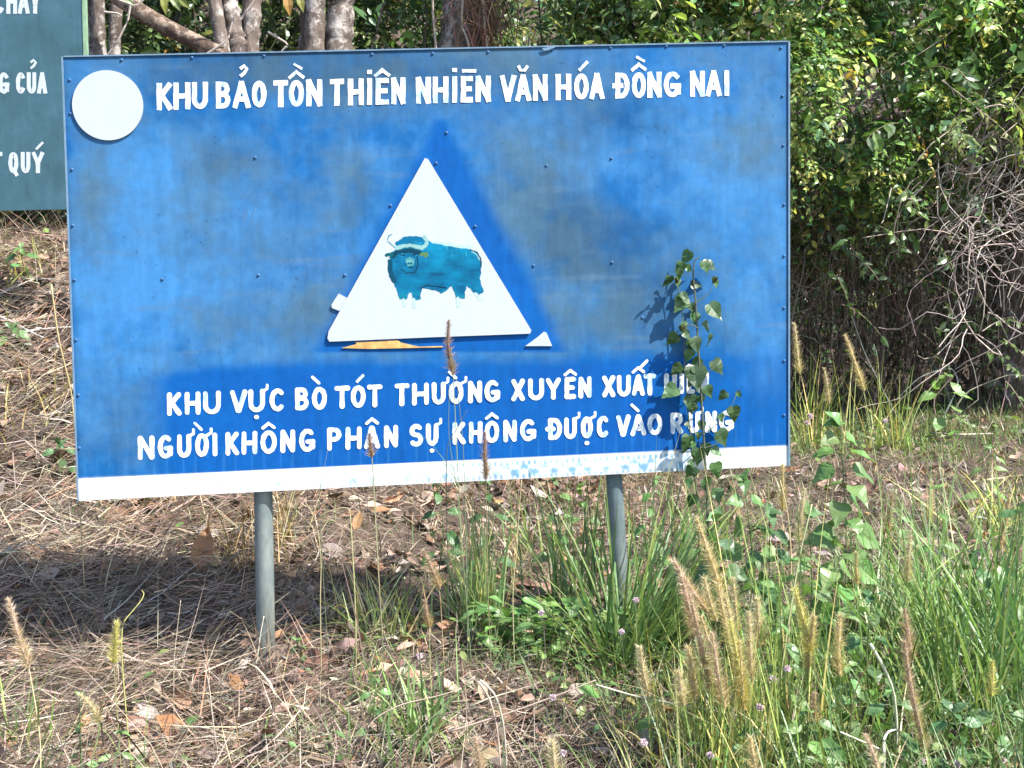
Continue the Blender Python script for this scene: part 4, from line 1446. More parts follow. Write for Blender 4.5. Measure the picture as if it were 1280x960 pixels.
def smooth_path(pts, k):
    P = np.asarray(pts, float)
    tt = np.linspace(0, len(P) - 1, k)
    Q = np.stack([np.interp(tt, np.arange(len(P)), P[:, j]) for j in range(3)], 1)
    for _ in range(3):
        Q[1:-1] = (Q[:-2] + 2 * Q[1:-1] + Q[2:]) / 4
    return Q


HEADC = {'gold': (0.60, 0.48, 0.30), 'pink': (0.56, 0.42, 0.34), 'yellow': (0.60, 0.54, 0.23), 'purple': (0.33, 0.22, 0.21), 'pale': (0.60, 0.50, 0.36), 'brown': (0.44, 0.32, 0.25)}


def foxtail(u0, v0, u1, v1, Yq, kind, label, base_u=None, wide=1.0, nb=3, group='foxtail grass stalks'):
    """seed head from pixel (u0,v0) tip to (u1,v1) foot, on a stalk that runs to the ground at depth Yq"""
    tip, foot = at(u0, v0, Yq), at(u1, v1, Yq)
    foot = foot + np.array([0, PR.normal(0, .02), 0])
    hl = np.linalg.norm(tip - foot)
    bx = foot[0] + (PR.normal(0, .03) if base_u is None else at(base_u, v1, Yq)[0] - foot[0])
    by = Yq + PR.normal(0, .03)
    g = np.array([bx, by, float(terr(bx, by)) - .01])
    o = thing('foxtail_grass', tuple(g), label, 'grass stalk', group)
    mid = (g + foot) / 2 + np.array([(foot[0] - tip[0]) * .25 + PR.normal(0, .012), PR.normal(0, .01), 0])
    st = smooth_path([g, mid, foot, foot + (tip - foot) * .5], 16)
    mb = MB()
    sc = PR.uniform(.85, 1.1)
    tubes(mb, st[None], np.linspace(.0017, .0011, 16)[None] * sc, pick([(.20, .27, .09), (.34, .33, .16), (.45, .38, .22)], [2, 2, 1.5], 1, PR), 5)
    mb.build('stem', M['stem'], o, smoothed=True)
    # head: spine with a dense coat of spikelets and long bristles
    k = 14
    bend = PR.normal(0, .018) * hl
    t = np.linspace(0, 1, k)[:, None]
    sp = foot * (1 - t) + tip * t
    sp[:, 0] += bend * np.sin(t[:, 0] * pi)
    mb = MB()
    r = .0038 * wide * np.clip(np.sin(np.linspace(.12, 1, k) ** .8 * pi * .94) + .25, .15, 1.1)
    c = np.array(HEADC[kind])
    tubes(mb, sp[None], r[None], c * .85, 6)
    n = int(420 + 5200 * hl)
    tt = PR.uniform(0.0, .99, n)
    P = np.stack([np.interp(tt, t[:, 0], sp[:, j]) for j in range(3)], 1)
    ax = norm((tip - foot)[None])[0]
    rd = PR.normal(0, 1, (n, 3))
    rd = norm(rd - (rd @ ax)[:, None] * ax)
    env = np.clip(1.25 - .75 * tt, .3, 1.2)
    ln = np.where(PR.uniform(0, 1, n) < .5, PR.uniform(.007, .013, n), PR.uniform(.013, .032, n)) * wide * env
    D = norm(rd + ax * PR.uniform(.2, 1.5, n)[:, None])
    Sd = norm(np.cross(D, PR.normal(0, 1, (n, 3))))
    w = PR.uniform(.0005, .0010, n)[:, None]
    E_ = P + D * ln[:, None]
    V = np.stack([P - Sd * w, P + Sd * w, E_], 1).reshape(-1, 3)
    grad = c * (1 - .35 * (1 - tt[:, None])) + np.array([.10, .08, -.02]) * (1 - tt[:, None])
    colr = np.clip(grad * np.exp(PR.normal(.12, .30, (n, 1))), .01, .85)
    mb.add(V, np.arange(3 * n).reshape(n, 3), np.repeat(colr, 3, axis=0))
    mb.build('seed_head', M['bristle'], o)
    for _ in range(nb):
        mb = MB()
        f = PR.uniform(.05, .75)
        p0 = np.array([np.interp(f, np.linspace(0, 1, 16), st[:, j]) for j in range(3)])
        blades(mb, p0[None], PR.uniform(0, 2 * pi), PR.uniform(.10, .26), PR.uniform(.003, .006), PR.uniform(.15, .6), PR.uniform(.3, 1.5),
               pick([(.10, .17, .05), (.16, .20, .07), (.42, .35, .2)], [3, 2, 1.5], 1, PR), 6)
        mb.build('blade', M['grass'], o)
    return o


FOX = [
    (11, 748, 39, 832, -.95, 'pink', 'pinkish foxtail head leaning left at the far left edge', 46),
    (146, 778, 140, 832, -.95, 'yellow', 'short yellow-green foxtail head standing alone at the lower left', 141),
    (100, 868, 124, 906, -1.05, 'pale', 'small pale foxtail head drooping below the short yellow-green one', 96),
    (561, 400, 567, 470, -.30, 'purple', 'dark purplish foxtail head overlapping the foot of the white triangle', 578),
    (606, 540, 608, 600, -.32, 'purple', 'fuzzy purplish foxtail head before the white band in the middle of the sign', 606),
    (529, 688, 550, 737, -.45, 'brown', 'reddish-brown foxtail head leaning left below the middle of the sign', 553),
    (531, 750, 537, 786, -.55, 'brown', 'small thin brown foxtail head under the reddish-brown leaning one', 538),
    (462, 542, 465, 572, -.30, 'purple', 'tiny dark foxtail head in front of the word PHẬN', 472),
    (870, 646, 902, 742, -.85, 'gold', 'tall golden foxtail head bending left, topmost of the dense golden clump', 912),
    (842, 700, 884, 764, -.88, 'pink', 'pinkish foxtail head arching left at the top of the golden clump', 890),
    (862, 742, 890, 868, -.95, 'pink', 'long pinkish foxtail head inside the left half of the golden clump', 896),
    (906, 742, 925, 870, -.98, 'gold', 'long upright golden foxtail head in the heart of the golden clump', 922),
    (924, 800, 930, 888, -1.02, 'gold', 'golden foxtail head with a yellow foot, lowest of the golden clump', 926),
    (860, 808, 868, 874, -1.0, 'gold', 'short golden foxtail head at the left foot of the golden clump', 872),
    (880, 722, 894, 775, -.80, 'pale', 'pale foxtail head half hidden behind the golden clump', 900),
    (916, 722, 924, 790, -.78, 'pale', 'slim pale foxtail head standing behind the tall golden one', 926),
    (946, 748, 952, 812, -.86, 'pale', 'slim pale-brown foxtail head just right of the golden clump', 954),
    (890, 790, 905, 885, -1.04, 'pink', 'broad pinkish foxtail head low in the golden clump', 908),
    (848, 838, 856, 884, -1.06, 'pale', 'little pale foxtail head low at the left of the golden clump', 860),
    (876, 770, 903, 880, -.99, 'gold', 'bushy golden foxtail head bending left in the middle of the golden clump', 908),
    (897, 728, 915, 812, -.90, 'gold', 'golden foxtail head tucked under the tall one bending left', 920),
    (912, 775, 934, 892, -1.03, 'yellow', 'yellow foxtail head low in the golden clump, right side', 932),
    (852, 720, 876, 800, -.93, 'pink', 'pink foxtail head just under the arching one of the golden clump', 886),
    (936, 765, 940, 850, -1.0, 'pale', 'pale foxtail head along the right side of the golden clump', 940),
    (800, 808, 812, 872, -.95, 'pale', 'faint pale foxtail head well left of the golden clump', 816),
    (993, 735, 1010, 816, -.90, 'yellow', 'bristly yellow foxtail head, left of the bristly pair', 1012),
    (1018, 770, 1014, 842, -.93, 'gold', 'bristly golden-brown foxtail head, right of the bristly pair', 1014),
    (1051, 768, 1046, 842, -.94, 'gold', 'upright golden foxtail head right of the bristly pair', 1046),
    (1138, 670, 1134, 728, -.55, 'pale', 'fuzzy pale foxtail head among the tall green blades at the right', 1128),
    (1131, 762, 1132, 822, -.92, 'brown', 'thin brown foxtail head above the long drooping brown one', 1134),
    (1130, 800, 1150, 932, -1.12, 'brown', 'long thick brown foxtail head near the bottom right', 1156),
    (1241, 826, 1237, 870, -1.05, 'yellow', 'short yellow-green foxtail head near the lower right corner', 1233),
    (1082, 918, 1098, 985, -1.3, 'pink', 'pink foxtail head rising from the bottom edge at the right', 1104),
    (594, 922, 606, 985, -1.3, 'pink', 'pinkish foxtail head rising from the bottom edge under the sign', 610),
    (690, 925, 692, 990, -1.32, 'pale', 'pale foxtail head rising from the bottom edge left of the golden clump', 694),
    (938, 922, 944, 985, -1.32, 'gold', 'golden foxtail head rising from the bottom edge under the golden clump', 946),
    (993, 404, 998, 468, .55, 'pale', 'slim upright foxtail head against the dark hollow beside the sign edge', 999),
    (1056, 418, 1078, 488, .40, 'gold', 'tall foxtail head leaning left against the dark hollow', 1092),
    (978, 580, 982, 640, -.20, 'gold', 'tan foxtail head touching the lower right corner of the sign', 980),
    (1006, 610, 994, 676, -.25, 'pale', 'pale drooping foxtail head below the lower right corner of the sign', 990),
    (1115, 618, 1112, 668, .1, 'brown', 'thin faded foxtail head over the bare brown patch at the right', 1110),
    (1164, 600, 1158, 652, .15, 'pale', 'faint foxtail head over the bare brown patch, farther right', 1156),
    (1262, 618, 1254, 690, -.1, 'pink', 'slim pinkish foxtail head near the right edge beside the bare patch', 1252),
    (1070, 690, 1070, 730, -.4, 'gold', 'small tan foxtail head over the green clump below the bare patch', 1070),
    (1030, 460, 1038, 505, .75, 'pale', 'small dry foxtail head low in front of the hollow', 1040),
    (1018, 866, 1020, 905, -1.1, 'brown', 'thin brown foxtail head under the bristly pair', 1018),
    (1145, 872, 1146, 905, -1.0, 'yellow', 'small yellowish foxtail head right of the upright golden one', 1142),
    (266, 632, 262, 668, .9, 'purple', 'small dim foxtail head in the shade left of the left post', 268),
]
for (u0, v0, u1, v1, Yq, kind, label, bu) in FOX:
    foxtail(u0, v0, u1, v1, Yq, kind, label, bu, (1.45 if 'golden clump' in label or 'bristly' in label or 'long' in label else 1.15) if abs(v1 - v0) > 45 else .95, 2 if v1 < 700 else 3)


# ---- grass clumps
def clump(u, v, hpx, n, label, lean=.35, dirx=0., width=.0045, cols=None, rad=.05, curve=.9, name='grass_clump', dy=0., stiff=None):
    p = ground_at(u, v)
    d = np.linalg.norm(p - CAM)
    h = hpx / F_PX * d
    n, width = int(n * 1.8), width * 1.7
    cols = [tuple(np.array([1.95, 1.72, 1.35]) * np.array(c)) for c in (cols or [(.085, .155, .045), (.055, .115, .038), (.14, .20, .07)])]
    o = thing(name, tuple(p), label, 'grass', 'clumps of grass')
    cols = cols or [(.085, .155, .045), (.055, .115, .038), (.14, .20, .07)]
    mb = MB()
    a = PR.uniform(0, 2 * pi, n)
    q = np.stack([p[0] + PR.normal(0, rad, n), p[1] + PR.normal(0, rad, n), np.zeros(n)], 1)
    q[:, 2] = terr(q[:, 0], q[:, 1]) - .01
    L = h * PR.uniform(.5, 1.15, n)
    ln = np.abs(PR.normal(0, lean, n)) + .03
    if dirx:
        a = np.where(PR.uniform(0, 1, n) < .75, PR.normal(0 if dirx > 0 else pi, .8, n), a)
        ln = ln + abs(dirx) * PR.uniform(0, 1, n)
    blades(mb, q, a, L, width * PR.uniform(.6, 1.25, n), ln, np.abs(PR.normal(0, curve, n)), pick(cols, [3, 2.5, 1.5][:len(cols)], n, PR), 7, sidetwist=PR.normal(0, .5, n))
    mb.build('blades', M['grass'], o)
    nd = max(6, n // 5)
    mb = MB()
    q = np.stack([p[0] + PR.normal(0, rad, nd), p[1] + PR.normal(0, rad, nd), np.zeros(nd)], 1)
    q[:, 2] = terr(q[:, 0], q[:, 1]) - .01
    blades(mb, q, PR.uniform(0, 2 * pi, nd), h * PR.uniform(.3, .8, nd), .003, PR.uniform(.3, 1.3, nd), PR.uniform(0, .8, nd), pick(STRAW, [1, 3, .5, 1, 2], nd, PR), 5)
    mb.build('dry_blades', M['straw'], o)
    return o


BL = [(.10, .175, .075), (.065, .135, .058), (.15, .22, .10)]
clump(786, 846, 285, 210, 'large dense green grass clump in front of the right post, blades sweeping right', .32, .55, .0055, BL, .055, .7)
clump(715, 790, 205, 26, 'stiff upright green grass clump left of the right post', .16, 0, .007, BL, .05, .25)
clump(605, 800, 190, 46, 'thin upright blue-green grass clump under the middle of the sign', .14, 0, .004, [(.13, .21, .11), (.09, .16, .08), (.25, .27, .12)], .03, .25)
clump(582, 790, 150, 40, 'spreading green grass clump around the foot of the thin upright one', .55, 0, .004, [(.14, .21, .10), (.08, .15, .06), (.30, .30, .16)], .05, .7)
clump(490, 810, 130, 46, 'pale green grass clump between the two posts, nearer the left post', .5, 0, .0045, [(.16, .22, .11), (.10, .16, .07), (.34, .32, .2)], .07, .8)
clump(455, 790, 110, 24, 'sparse pale grass clump just right of the left post', .6, 0, .0035, [(.18, .22, .11), (.13, .17, .08), (.4, .34, .22)], .06, .8)
clump(520, 935, 120, 60, 'low dark green grass clump at the bottom edge, left of centre', .75, 0, .006, BL, .06, .7)
clump(480, 880, 90, 30, 'short green blades in the straw left of the low dark clump', .5, 0, .004, None, .05, .7)
clump(910, 975, 190, 130, 'fine dense grass at the bottom edge below the golden foxtails', .3, 0, .0028, [(.14, .20, .06), (.10, .16, .05), (.34, .32, .14)], .12, .4)
clump(985, 930, 330, 36, 'tall thin green stalks right of the golden foxtails', .14, 0, .004, [(.14, .22, .08), (.10, .18, .07), (.32, .34, .16)], .06, .15)
clump(1090, 800, 190, 40, 'green clump below the bare patch with upright blades', .25, 0, .005, BL, .07, .4)
clump(1190, 850, 260, 70, 'broad dark green grass clump in the right foreground', .4, 0, .0065, BL, .12, .6)
clump(1250, 900, 290, 90, 'dense dark green grass clump at the right edge', .35, 0, .006, BL, .12, .6)
clump(1140, 900, 200, 50, 'loose grass clump behind the long brown foxtail', .45, 0, .005, None, .12, .6)
clump(1225, 780, 200, 50, 'blue-green leaning blades at the right, behind the broad clump', .5, -.3, .0055, BL, .1, .5)
clump(1130, 960, 160, 60, 'grass clump at the bottom edge near the pink foxtail', .5, 0, .0045, None, .12, .6)
clump(1035, 960, 150, 60, 'mixed green and straw grass at the bottom edge under the bristly pair', .4, 0, .0035, [(.12, .18, .05), (.09, .15, .045), (.4, .36, .2)], .1, .5)
clump(850, 930, 110, 40, 'thin yellowing grass left of the golden foxtails', .5, 0, .003, [(.2, .24, .08), (.12, .17, .06), (.42, .36, .2)], .09, .6)
clump(35, 960, 130, 24, 'few green blades under the far left foxtail', .5, 0, .0045, None, .05, .7)
clump(400, 940, 70, 30, 'short green sprigs at the bottom left of centre', .6, 0, .004, None, .08, .7)
clump(290, 700, 100, 30, 'dry dark grass tuft in the sign shadow left of the left post', .5, 0, .004, [(.16, .13, .09), (.10, .09, .06), (.28, .23, .16)], .04, .8)
clump(200, 640, 70, 30, 'dry grass tuft below the lower left corner of the sign', .6, 0, .003, [(.26, .22, .14), (.14, .14, .07), (.4, .33, .22)], .06, .8)
clump(350, 690, 120, 26, 'thin dry stalks behind the left post', .4, 0, .003, [(.3, .25, .15), (.2, .2, .1), (.42, .35, .24)], .06, .8)
clump(1010, 560, 120, 40, 'yellow-green grass at the foot of the thicket beside the sign edge', .3, 0, .005, [(.20, .25, .08), (.12, .19, .06), (.42, .38, .18)], .12, .5)
clump(1110, 560, 110, 40, 'tall thin grass at the foot of the thicket, right of the leaning foxtail', .3, 0, .005, [(.16, .22, .08), (.11, .18, .06), (.40, .36, .18)], .14, .5)
clump(1190, 570, 60, 30, 'short grass fringe under the thicket at the right', .5, 0, .005, None, .2, .7)
clump(1255, 660, 90, 40, 'bright grass clump by the right edge beyond the bare patch', .6, 0, .006, [(.15, .23, .08), (.11, .18, .06), (.3, .3, .12)], .12, .7)
clump(60, 520, 60, 30, 'dry grass tuft on the bank left of the sign', .5, 0, .005, [(.34, .29, .16), (.2, .2, .09), (.45, .38, .26)], .1, .7)
clump(30, 345, 40, 60, 'short green grass on top of the bank under the green board', .6, 0, .006, [(.17, .21, .07), (.12, .16, .05), (.36, .3, .16)], .25, .7)
clump(880, 690, 100, 40, 'green grass below the sign right of the right post', .5, 0, .005, None, .12, .7)
clump(690, 690, 90, 40, 'green grass behind the sign left of the right post', .5, 0, .005, None, .14, .7)
clump(650, 720, 60, 24, 'dry grass on the leaf litter between the posts', .6, 0, .004, [(.36, .3, .2), (.2, .19, .1), (.45, .38, .28)], .08, .7)


# ---- broad-leaved weeds
def weed(u, vt, vb, leaf_px, pairs, label, shape='heart', colr=(.085, .16, .05), base=None, lean=0., name='leafy_weed', stem=True):
    p = ground_at(u, vb) if base is None else np.array([at(u, vb, base)[0], base, float(terr(at(u, vb, base)[0], base))])
    top = at(u + lean, vt, p[1])
    d = np.linalg.norm(p - CAM)
    o = thing(name, tuple(p), label, 'weed', 'broad-leaved weeds')
    st = smooth_path([p - [0, 0, .02], (p + top) / 2 + [PR.normal(0, .02), PR.normal(0, .02), 0], top], 14)
    lv, mb = MB(), MB()
    tubes(mb, st[None], np.linspace(.0032, .0014, 14)[None] * (1 if stem else .6), (.10, .15, .06), 6)
    P, D, Nn, L = [], [], [], []
    Lp = leaf_px / F_PX * d
    for i in range(pairs):
        f = .22 + .76 * (i + .3) / pairs
        c = np.array([np.interp(f, np.linspace(0, 1, 14), st[:, j]) for j in range(3)])
        a = i * pi / 2 * 1.05 + PR.normal(0, .3)
        sz = Lp * (1.05 - .45 * f) * PR.uniform(.8, 1.15)
        for sgn in (0, pi):
            aa = a + sgn + PR.normal(0, .2)
            h = np.array([cos(aa), sin(aa), 0])
            pet = c + h * sz * .35 + np.array([0, 0, sz * .12])
            tubes(mb, np.array([[c, (c + pet) / 2 + [0, 0, .004], pet]]), np.full((1, 3), .0012), (.12, .17, .06), 4)
            P.append(pet); D.append(h + np.array([0, -.15, PR.uniform(-.75, .05)])); Nn.append(np.array([.15, -.75, .8]) + h * .3 + PR.normal(0, .25, 3)); L.append(sz)
    for _ in range(4):
        P.append(top); D.append(norm(PR.normal(0, 1, 3) + np.array([0, 0, .5]))); Nn.append(np.array([0, -.5, 1.]) + PR.normal(0, .3, 3)); L.append(Lp * PR.uniform(.35, .55))
    L = np.array(L)
    wd = {'heart': .72, 'oval': .55, 'lance': .4}[shape]
    leaves(lv, np.array(P), np.array(D), np.array(Nn), L, L * wd, jcol(colr, len(L), .16, PR, .06), PR.uniform(.05, .3, len(L)), PR.uniform(.1, .5, len(L)), shape, hi=True)
    mb.build('stem', M['stem'], o)
    lv.build('foliage', M['leaf'], o)
    return o


LG, MG, DG = (.19, .31, .10), (.14, .255, .085), (.09, .185, .07)
weed(1050, 528, 760, 44, 11, 'tall broad-leaved weed standing right of the lower right corner of the sign', 'heart', (.15, .27, .08), -.15)
weed(1010, 640, 780, 36, 4, 'medium broad-leaved weed at the left of the tall one', 'heart', MG, -.25)
weed(1042, 680, 800, 40, 3, 'yellow-green weed with big leaves under the tall broad-leaved weed', 'heart', LG, -.45)
weed(1182, 468, 545, 30, 4, 'bright young weed at the foot of the thicket', 'oval', LG)
weed(962, 640, 770, 38, 4, 'dark leafy weed below the right end of the white band', 'heart', DG, -.2)
weed(930, 600, 740, 42, 5, 'heart-leaved weed under the sign, left of the lower right corner', 'heart', MG, -.1)
weed(895, 645, 765, 36, 4, 'heart-leaved weed behind the golden foxtails', 'heart', DG, -.25)
weed(1170, 610, 720, 26, 4, 'thin weed with narrow curled leaves at the right', 'lance', LG, -.2)
weed(1215, 690, 800, 40, 4, 'large-leaved weed behind the dark grass at the right', 'oval', DG, -.35)
weed(1275, 640, 800, 46, 4, 'leafy weed cut by the right edge', 'oval', MG, -.4)
weed(945, 700, 800, 32, 4, 'bushy green weed right behind the golden foxtails', 'oval', MG, -.55)
weed(975, 780, 880, 34, 4, 'leafy weed between the golden clump and the bristly pair', 'oval', MG, -.8)
weed(1060, 830, 905, 34, 4, 'low leafy weed under the upright golden foxtail', 'oval', MG, -.95)
weed(1090, 745, 860, 38, 4, 'dark leafy weed right of the upright golden foxtail', 'oval', DG, -.75)
weed(1115, 860, 930, 36, 3, 'leafy weed beside the long brown foxtail', 'oval', MG, -1.05)
weed(1255, 880, 950, 40, 3, 'leafy weed in the lower right corner', 'oval', MG, -1.1)
weed(1190, 890, 960, 36, 3, 'small leafy weed at the bottom right between grass clumps', 'oval', DG, -1.12)
weed(1010, 890, 950, 34, 3, 'small leafy weed at the bottom under the bristly pair', 'oval', LG, -1.1)
weed(610, 598, 690, 26, 4, 'young weed directly behind the sign, showing under the white band in the middle', 'oval', DG, .9)
weed(545, 600, 690, 26, 4, 'dim weed behind the sign left of the middle, under the white band', 'oval', DG, 1.0)
weed(690, 600, 680, 24, 4, 'light green weed showing under the band left of the right post', 'oval', MG, .9)
weed(725, 610, 690, 24, 4, 'pale green weed right beside the right post', 'oval', LG, .8)
weed(820, 600, 690, 24, 5, 'leafy weed behind the right post, under the band', 'oval', MG, .7)
weed(25, 310, 360, 22, 3, 'tiny weed on the bank under the green board', 'oval', MG)
weed(15, 410, 440, 26, 3, 'green weed among white twigs on the bank at the left edge', 'oval', MG)
weed(75, 555, 600, 24, 3, 'small dark weed on the bank beside the lower left corner of the sign', 'oval', DG)
weed(152, 915, 960, 26, 3, 'small bright weed at the bottom left edge', 'lance', LG, -1.15)
weed(100, 870, 905, 16, 2, 'tiny yellow-green weed near the short yellow foxtail', 'oval', LG, -1.0)
weed(370, 800, 850, 16, 3, 'tiny weed at the foot of the left post', 'oval', MG, -.15)
weed(470, 850, 900, 20, 3, 'small sprig in the straw below the pale green grass', 'oval', MG, -.8)
weed(1000, 700, 800, 30, 4, 'light green weed behind the bristly pair', 'oval', LG, -.5)
weed(1120, 640, 690, 18, 3, 'tiny weed on the bare brown patch', 'oval', MG)
weed(1240, 560, 640, 26, 4, 'pale green weed by the right edge under the thicket', 'lance', LG)

# low creeping plant, bright leaves in the middle foreground
p = ground_at(735, 830)
o = thing('creeping_plant', tuple(p), 'low creeping plant with bright pointed leaves spread below the right post', 'weed')
n = 470
uu, vv = PR.uniform(598, 880, n), PR.normal(800, 22, n)
vv = vv + (740 - uu) * -.05
P = []
for u, v in zip(uu, vv):
    q = at(u, v, p[1] + PR.uniform(-.05, .30))
    q[2] = max(q[2], float(terr(q[0], q[1])) + .015)
    P.append(q)
P = np.array(P)
P[:, 2] = np.clip(P[:, 2], terr(P[:, 0], P[:, 1]) + PR.uniform(.04, .16, n), terr(P[:, 0], P[:, 1]) + .24)
aa = PR.uniform(0, 2 * pi, n)
D = np.stack([np.cos(aa), np.sin(aa) - .3, PR.normal(-.15, .3, n)], 1)
L = PR.uniform(.045, .085, n)
lv = MB()
leaves(lv, P, D, PR.normal(0, .3, (n, 3)) + np.array([.1, -.35, 1]), L, L * PR.uniform(.4, .52, n), pick([(.18, .32, .09), (.14, .26, .075), (.26, .36, .10)], [3, 3, 1], n, PR, .15), .22, .3, hi=True)
lv.build('foliage', M['leaf'], o)
mb = MB()
b_ = P.copy()
a = np.stack([P[:, 0] + PR.normal(0, .06, n), P[:, 1] + PR.normal(0, .06, n), np.zeros(n)], 1)
a[:, 2] = terr(a[:, 0], a[:, 1])
tubes(mb, wiggle(PR, a, b_, 6, np.full(n, .03)), np.full((n, 6), .0013), (.16, .17, .08), 4)
mb.build('stems', M['stem'], o)

# ---- the weed that climbs in front of the sign
YV = -.046
vb = ground_at(884, 705)
o = thing('climbing_weed', (at(884, 640, YV)[0], YV, float(terr(at(884, 640, YV)[0], YV))), 'heart-leaved weed climbing in front of the right part of the blue sign', 'weed')
mb = MB()
gz = float(terr(.66, YV))
root = np.array([at(884, 640, YV)[0], YV, gz - .02])
main = smooth_path([root] + [at(u, v, YV) for u, v in ((884, 620), (878, 520), (872, 420), (869, 370), (866, 345), (868, 325), (874, 322))], 40)
side = smooth_path([root + [-.03, 0, 0]] + [at(u, v, YV + .015) for u, v in ((872, 620), (858, 500), (855, 430), (852, 385), (848, 360), (846, 348))], 36)
tubes(mb, main[None], np.linspace(.0045, .002, 40)[None], (.10, .11, .07), 7)
tubes(mb, side[None], np.linspace(.0028, .0012, 36)[None], (.11, .13, .07), 6)
for pts in (((871, 377), (880, 372), (889, 364), (893, 352)), ((884, 540), (900, 528), (912, 512), (919, 500), (921, 488)), ((872, 410), (862, 404), (853, 415)), ((880, 560), (895, 556), (901, 548)), ((878, 470), (890, 462), (895, 455))):
    P_ = smooth_path([at(u, v, YV - .01) for u, v in pts], 10)
    tubes(mb, P_[None], np.linspace(.0018, .001, 10)[None], (.11, .13, .07), 5)
mb.build('stem', M['stem'], o, smoothed=True)
VL = [(863, 316, 24, -.5), (878, 328, 22, .5), (854, 330, 20, -.6), (884, 330, 20, .9), (850, 338, 16, -.2), (846, 348, 18, .2), (893, 352, 14, .2), (856, 374, 30, -.7), (886, 382, 32, .6), (880, 404, 18, .5), (886, 420, 20, .1),
      (853, 408, 14, 0), (847, 420, 24, -.8), (866, 424, 26, .4), (852, 458, 24, -.8), (868, 458, 42, .05), (892, 452, 28, .55), (846, 486, 30, -1.), (862, 496, 30, .1), (908, 492, 18, -.8), (916, 510, 26, .15), (921, 492, 12, .7),
      (878, 528, 16, -.3), (862, 546, 40, -.3), (898, 540, 40, .45), (882, 556, 26, .1), (874, 562, 38, -.1), (890, 562, 26, .8), (894, 580, 34, .2), (868, 585, 30, -.7), (880, 600, 34, .35), (895, 612, 34, .1), (868, 620, 30, -.4)]
VL += [(862 + PR.normal(0, 11) + 10 * (v_ - 330) / 280, v_, PR.uniform(13, 22), PR.normal(0, .7)) for v_ in np.linspace(335, 600, 24)]
P, D, Nn, L = [], [], [], []
for u, v, l, a in VL:
    P.append(at(u, v - 2, YV + PR.normal(-.002, .006)))
    D.append((sin(a), PR.normal(-.08, .14), -cos(a)))
    Nn.append((PR.normal(.15, .35), -1, PR.normal(.45, .3)))
    L.append(l / F_PX * 4.1 * (.86 if v < 530 else .66))
L = np.array(L)
lv = MB()
leaves(lv, np.array(P), np.array(D), np.array(Nn), L, L * .74, jcol((.058, .125, .042), len(L), .22, PR, .06), PR.uniform(-.1, .35, len(L)), PR.uniform(-.1, .5, len(L)), 'heart', hi=True)
lv.build('foliage', M['leaf'], o)
for u, v in ((846, 351), (853, 411), (893, 350)):
    mb = MB()
    c = at(u, v, YV - .01)
    nn = 9
    leaves(mb, np.tile(c - [0, 0, .01], (nn, 1)), PR.normal(0, .35, (nn, 3)) + np.array([0, 0, 1]), PR.normal(0, 1, (nn, 3)), .026, .010, jcol((.13, .14, .06), nn, .2, PR), .3, -.1)
    mb.build('bud', M['leaf'], o)

# ---- pinkish flower heads
FL = [(524, 820, -.6, 'tiny white flower head under the pale green grass clump'), (677, 766, -.45, 'white flower head at the left of the creeping plant'), (795, 750, -.45, 'pinkish flower head at the upper right of the creeping plant'),
      (777, 790, -.6, 'dim pinkish flower head inside the creeping plant'), (691, 872, -1.0, 'pale pink flower head on the straw below the creeping plant'), (704, 941, -1.2, 'pinkish flower head near the bottom edge, centre'),
      (984, 836, -1.0, 'lilac flower head beside the bristly pair'), (967, 848, -1.0, 'lilac flower head left of the bristly pair'), (950, 884, -1.1, 'lilac flower head right of the golden clump foot'), (888, 944, -1.2, 'pale flower head at the bottom under the golden clump'),
      (1254, 950, -1.2, 'white flower head in the lower right corner'), (1197, 955, -1.25, 'pinkish flower head at the bottom edge right of the pink foxtail'), (1153, 952, -1.2, 'pale flower head below the long brown foxtail'),
      (1013, 520, 1.6, 'tiny pink flower beside the sign edge at the foot of the thicket'), (1009, 528, 1.6, 'second tiny pink flower beside the sign edge'), (1107, 526, 2.4, 'tiny white flower under the leaning foxtail'), (805, 928, -1.15, 'pale flower head in the dry grass left of the golden clump')]
for u, v, Yq, label in FL:
    c = at(u, v, Yq)
    g = np.array([c[0] + PR.normal(0, .01), Yq, float(terr(c[0], Yq)) - .005])
    if c[2] < g[2] + .03:
        c[2] = g[2] + .03
    o = thing('flower', tuple(g), label, 'flower', 'small round flower heads')
    mb = MB()
    tubes(mb, smooth_path([g, (g + c) / 2 + [.006, 0, 0], c], 8)[None], np.full((1, 8), .0011), (.13, .16, .07), 5)
    mb.build('stem', M['stem'], o)
    mb = MB()
    n = 90
    d_ = norm(PR.normal(0, 1, (n, 3)))
    S_ = norm(np.cross(d_, PR.normal(0, 1, (n, 3))))
    r_ = .010 * PR.uniform(.75, 1.1, (n, 1)) * (1 if Yq < 1 else 1.5)
    V = np.stack([c + d_ * r_ * .2 - S_ * .0012, c + d_ * r_ * .2 + S_ * .0012, c + d_ * r_ + S_ * .0016, c + d_ * r_ - S_ * .0016], 1).reshape(-1, 3)
    mb.add(V, np.arange(4 * n).reshape(n, 4), np.repeat(jcol((.66, .52, .60), n, .12, PR, .04), 4, axis=0))
    mb.build('flower_head', M['flower'], o)

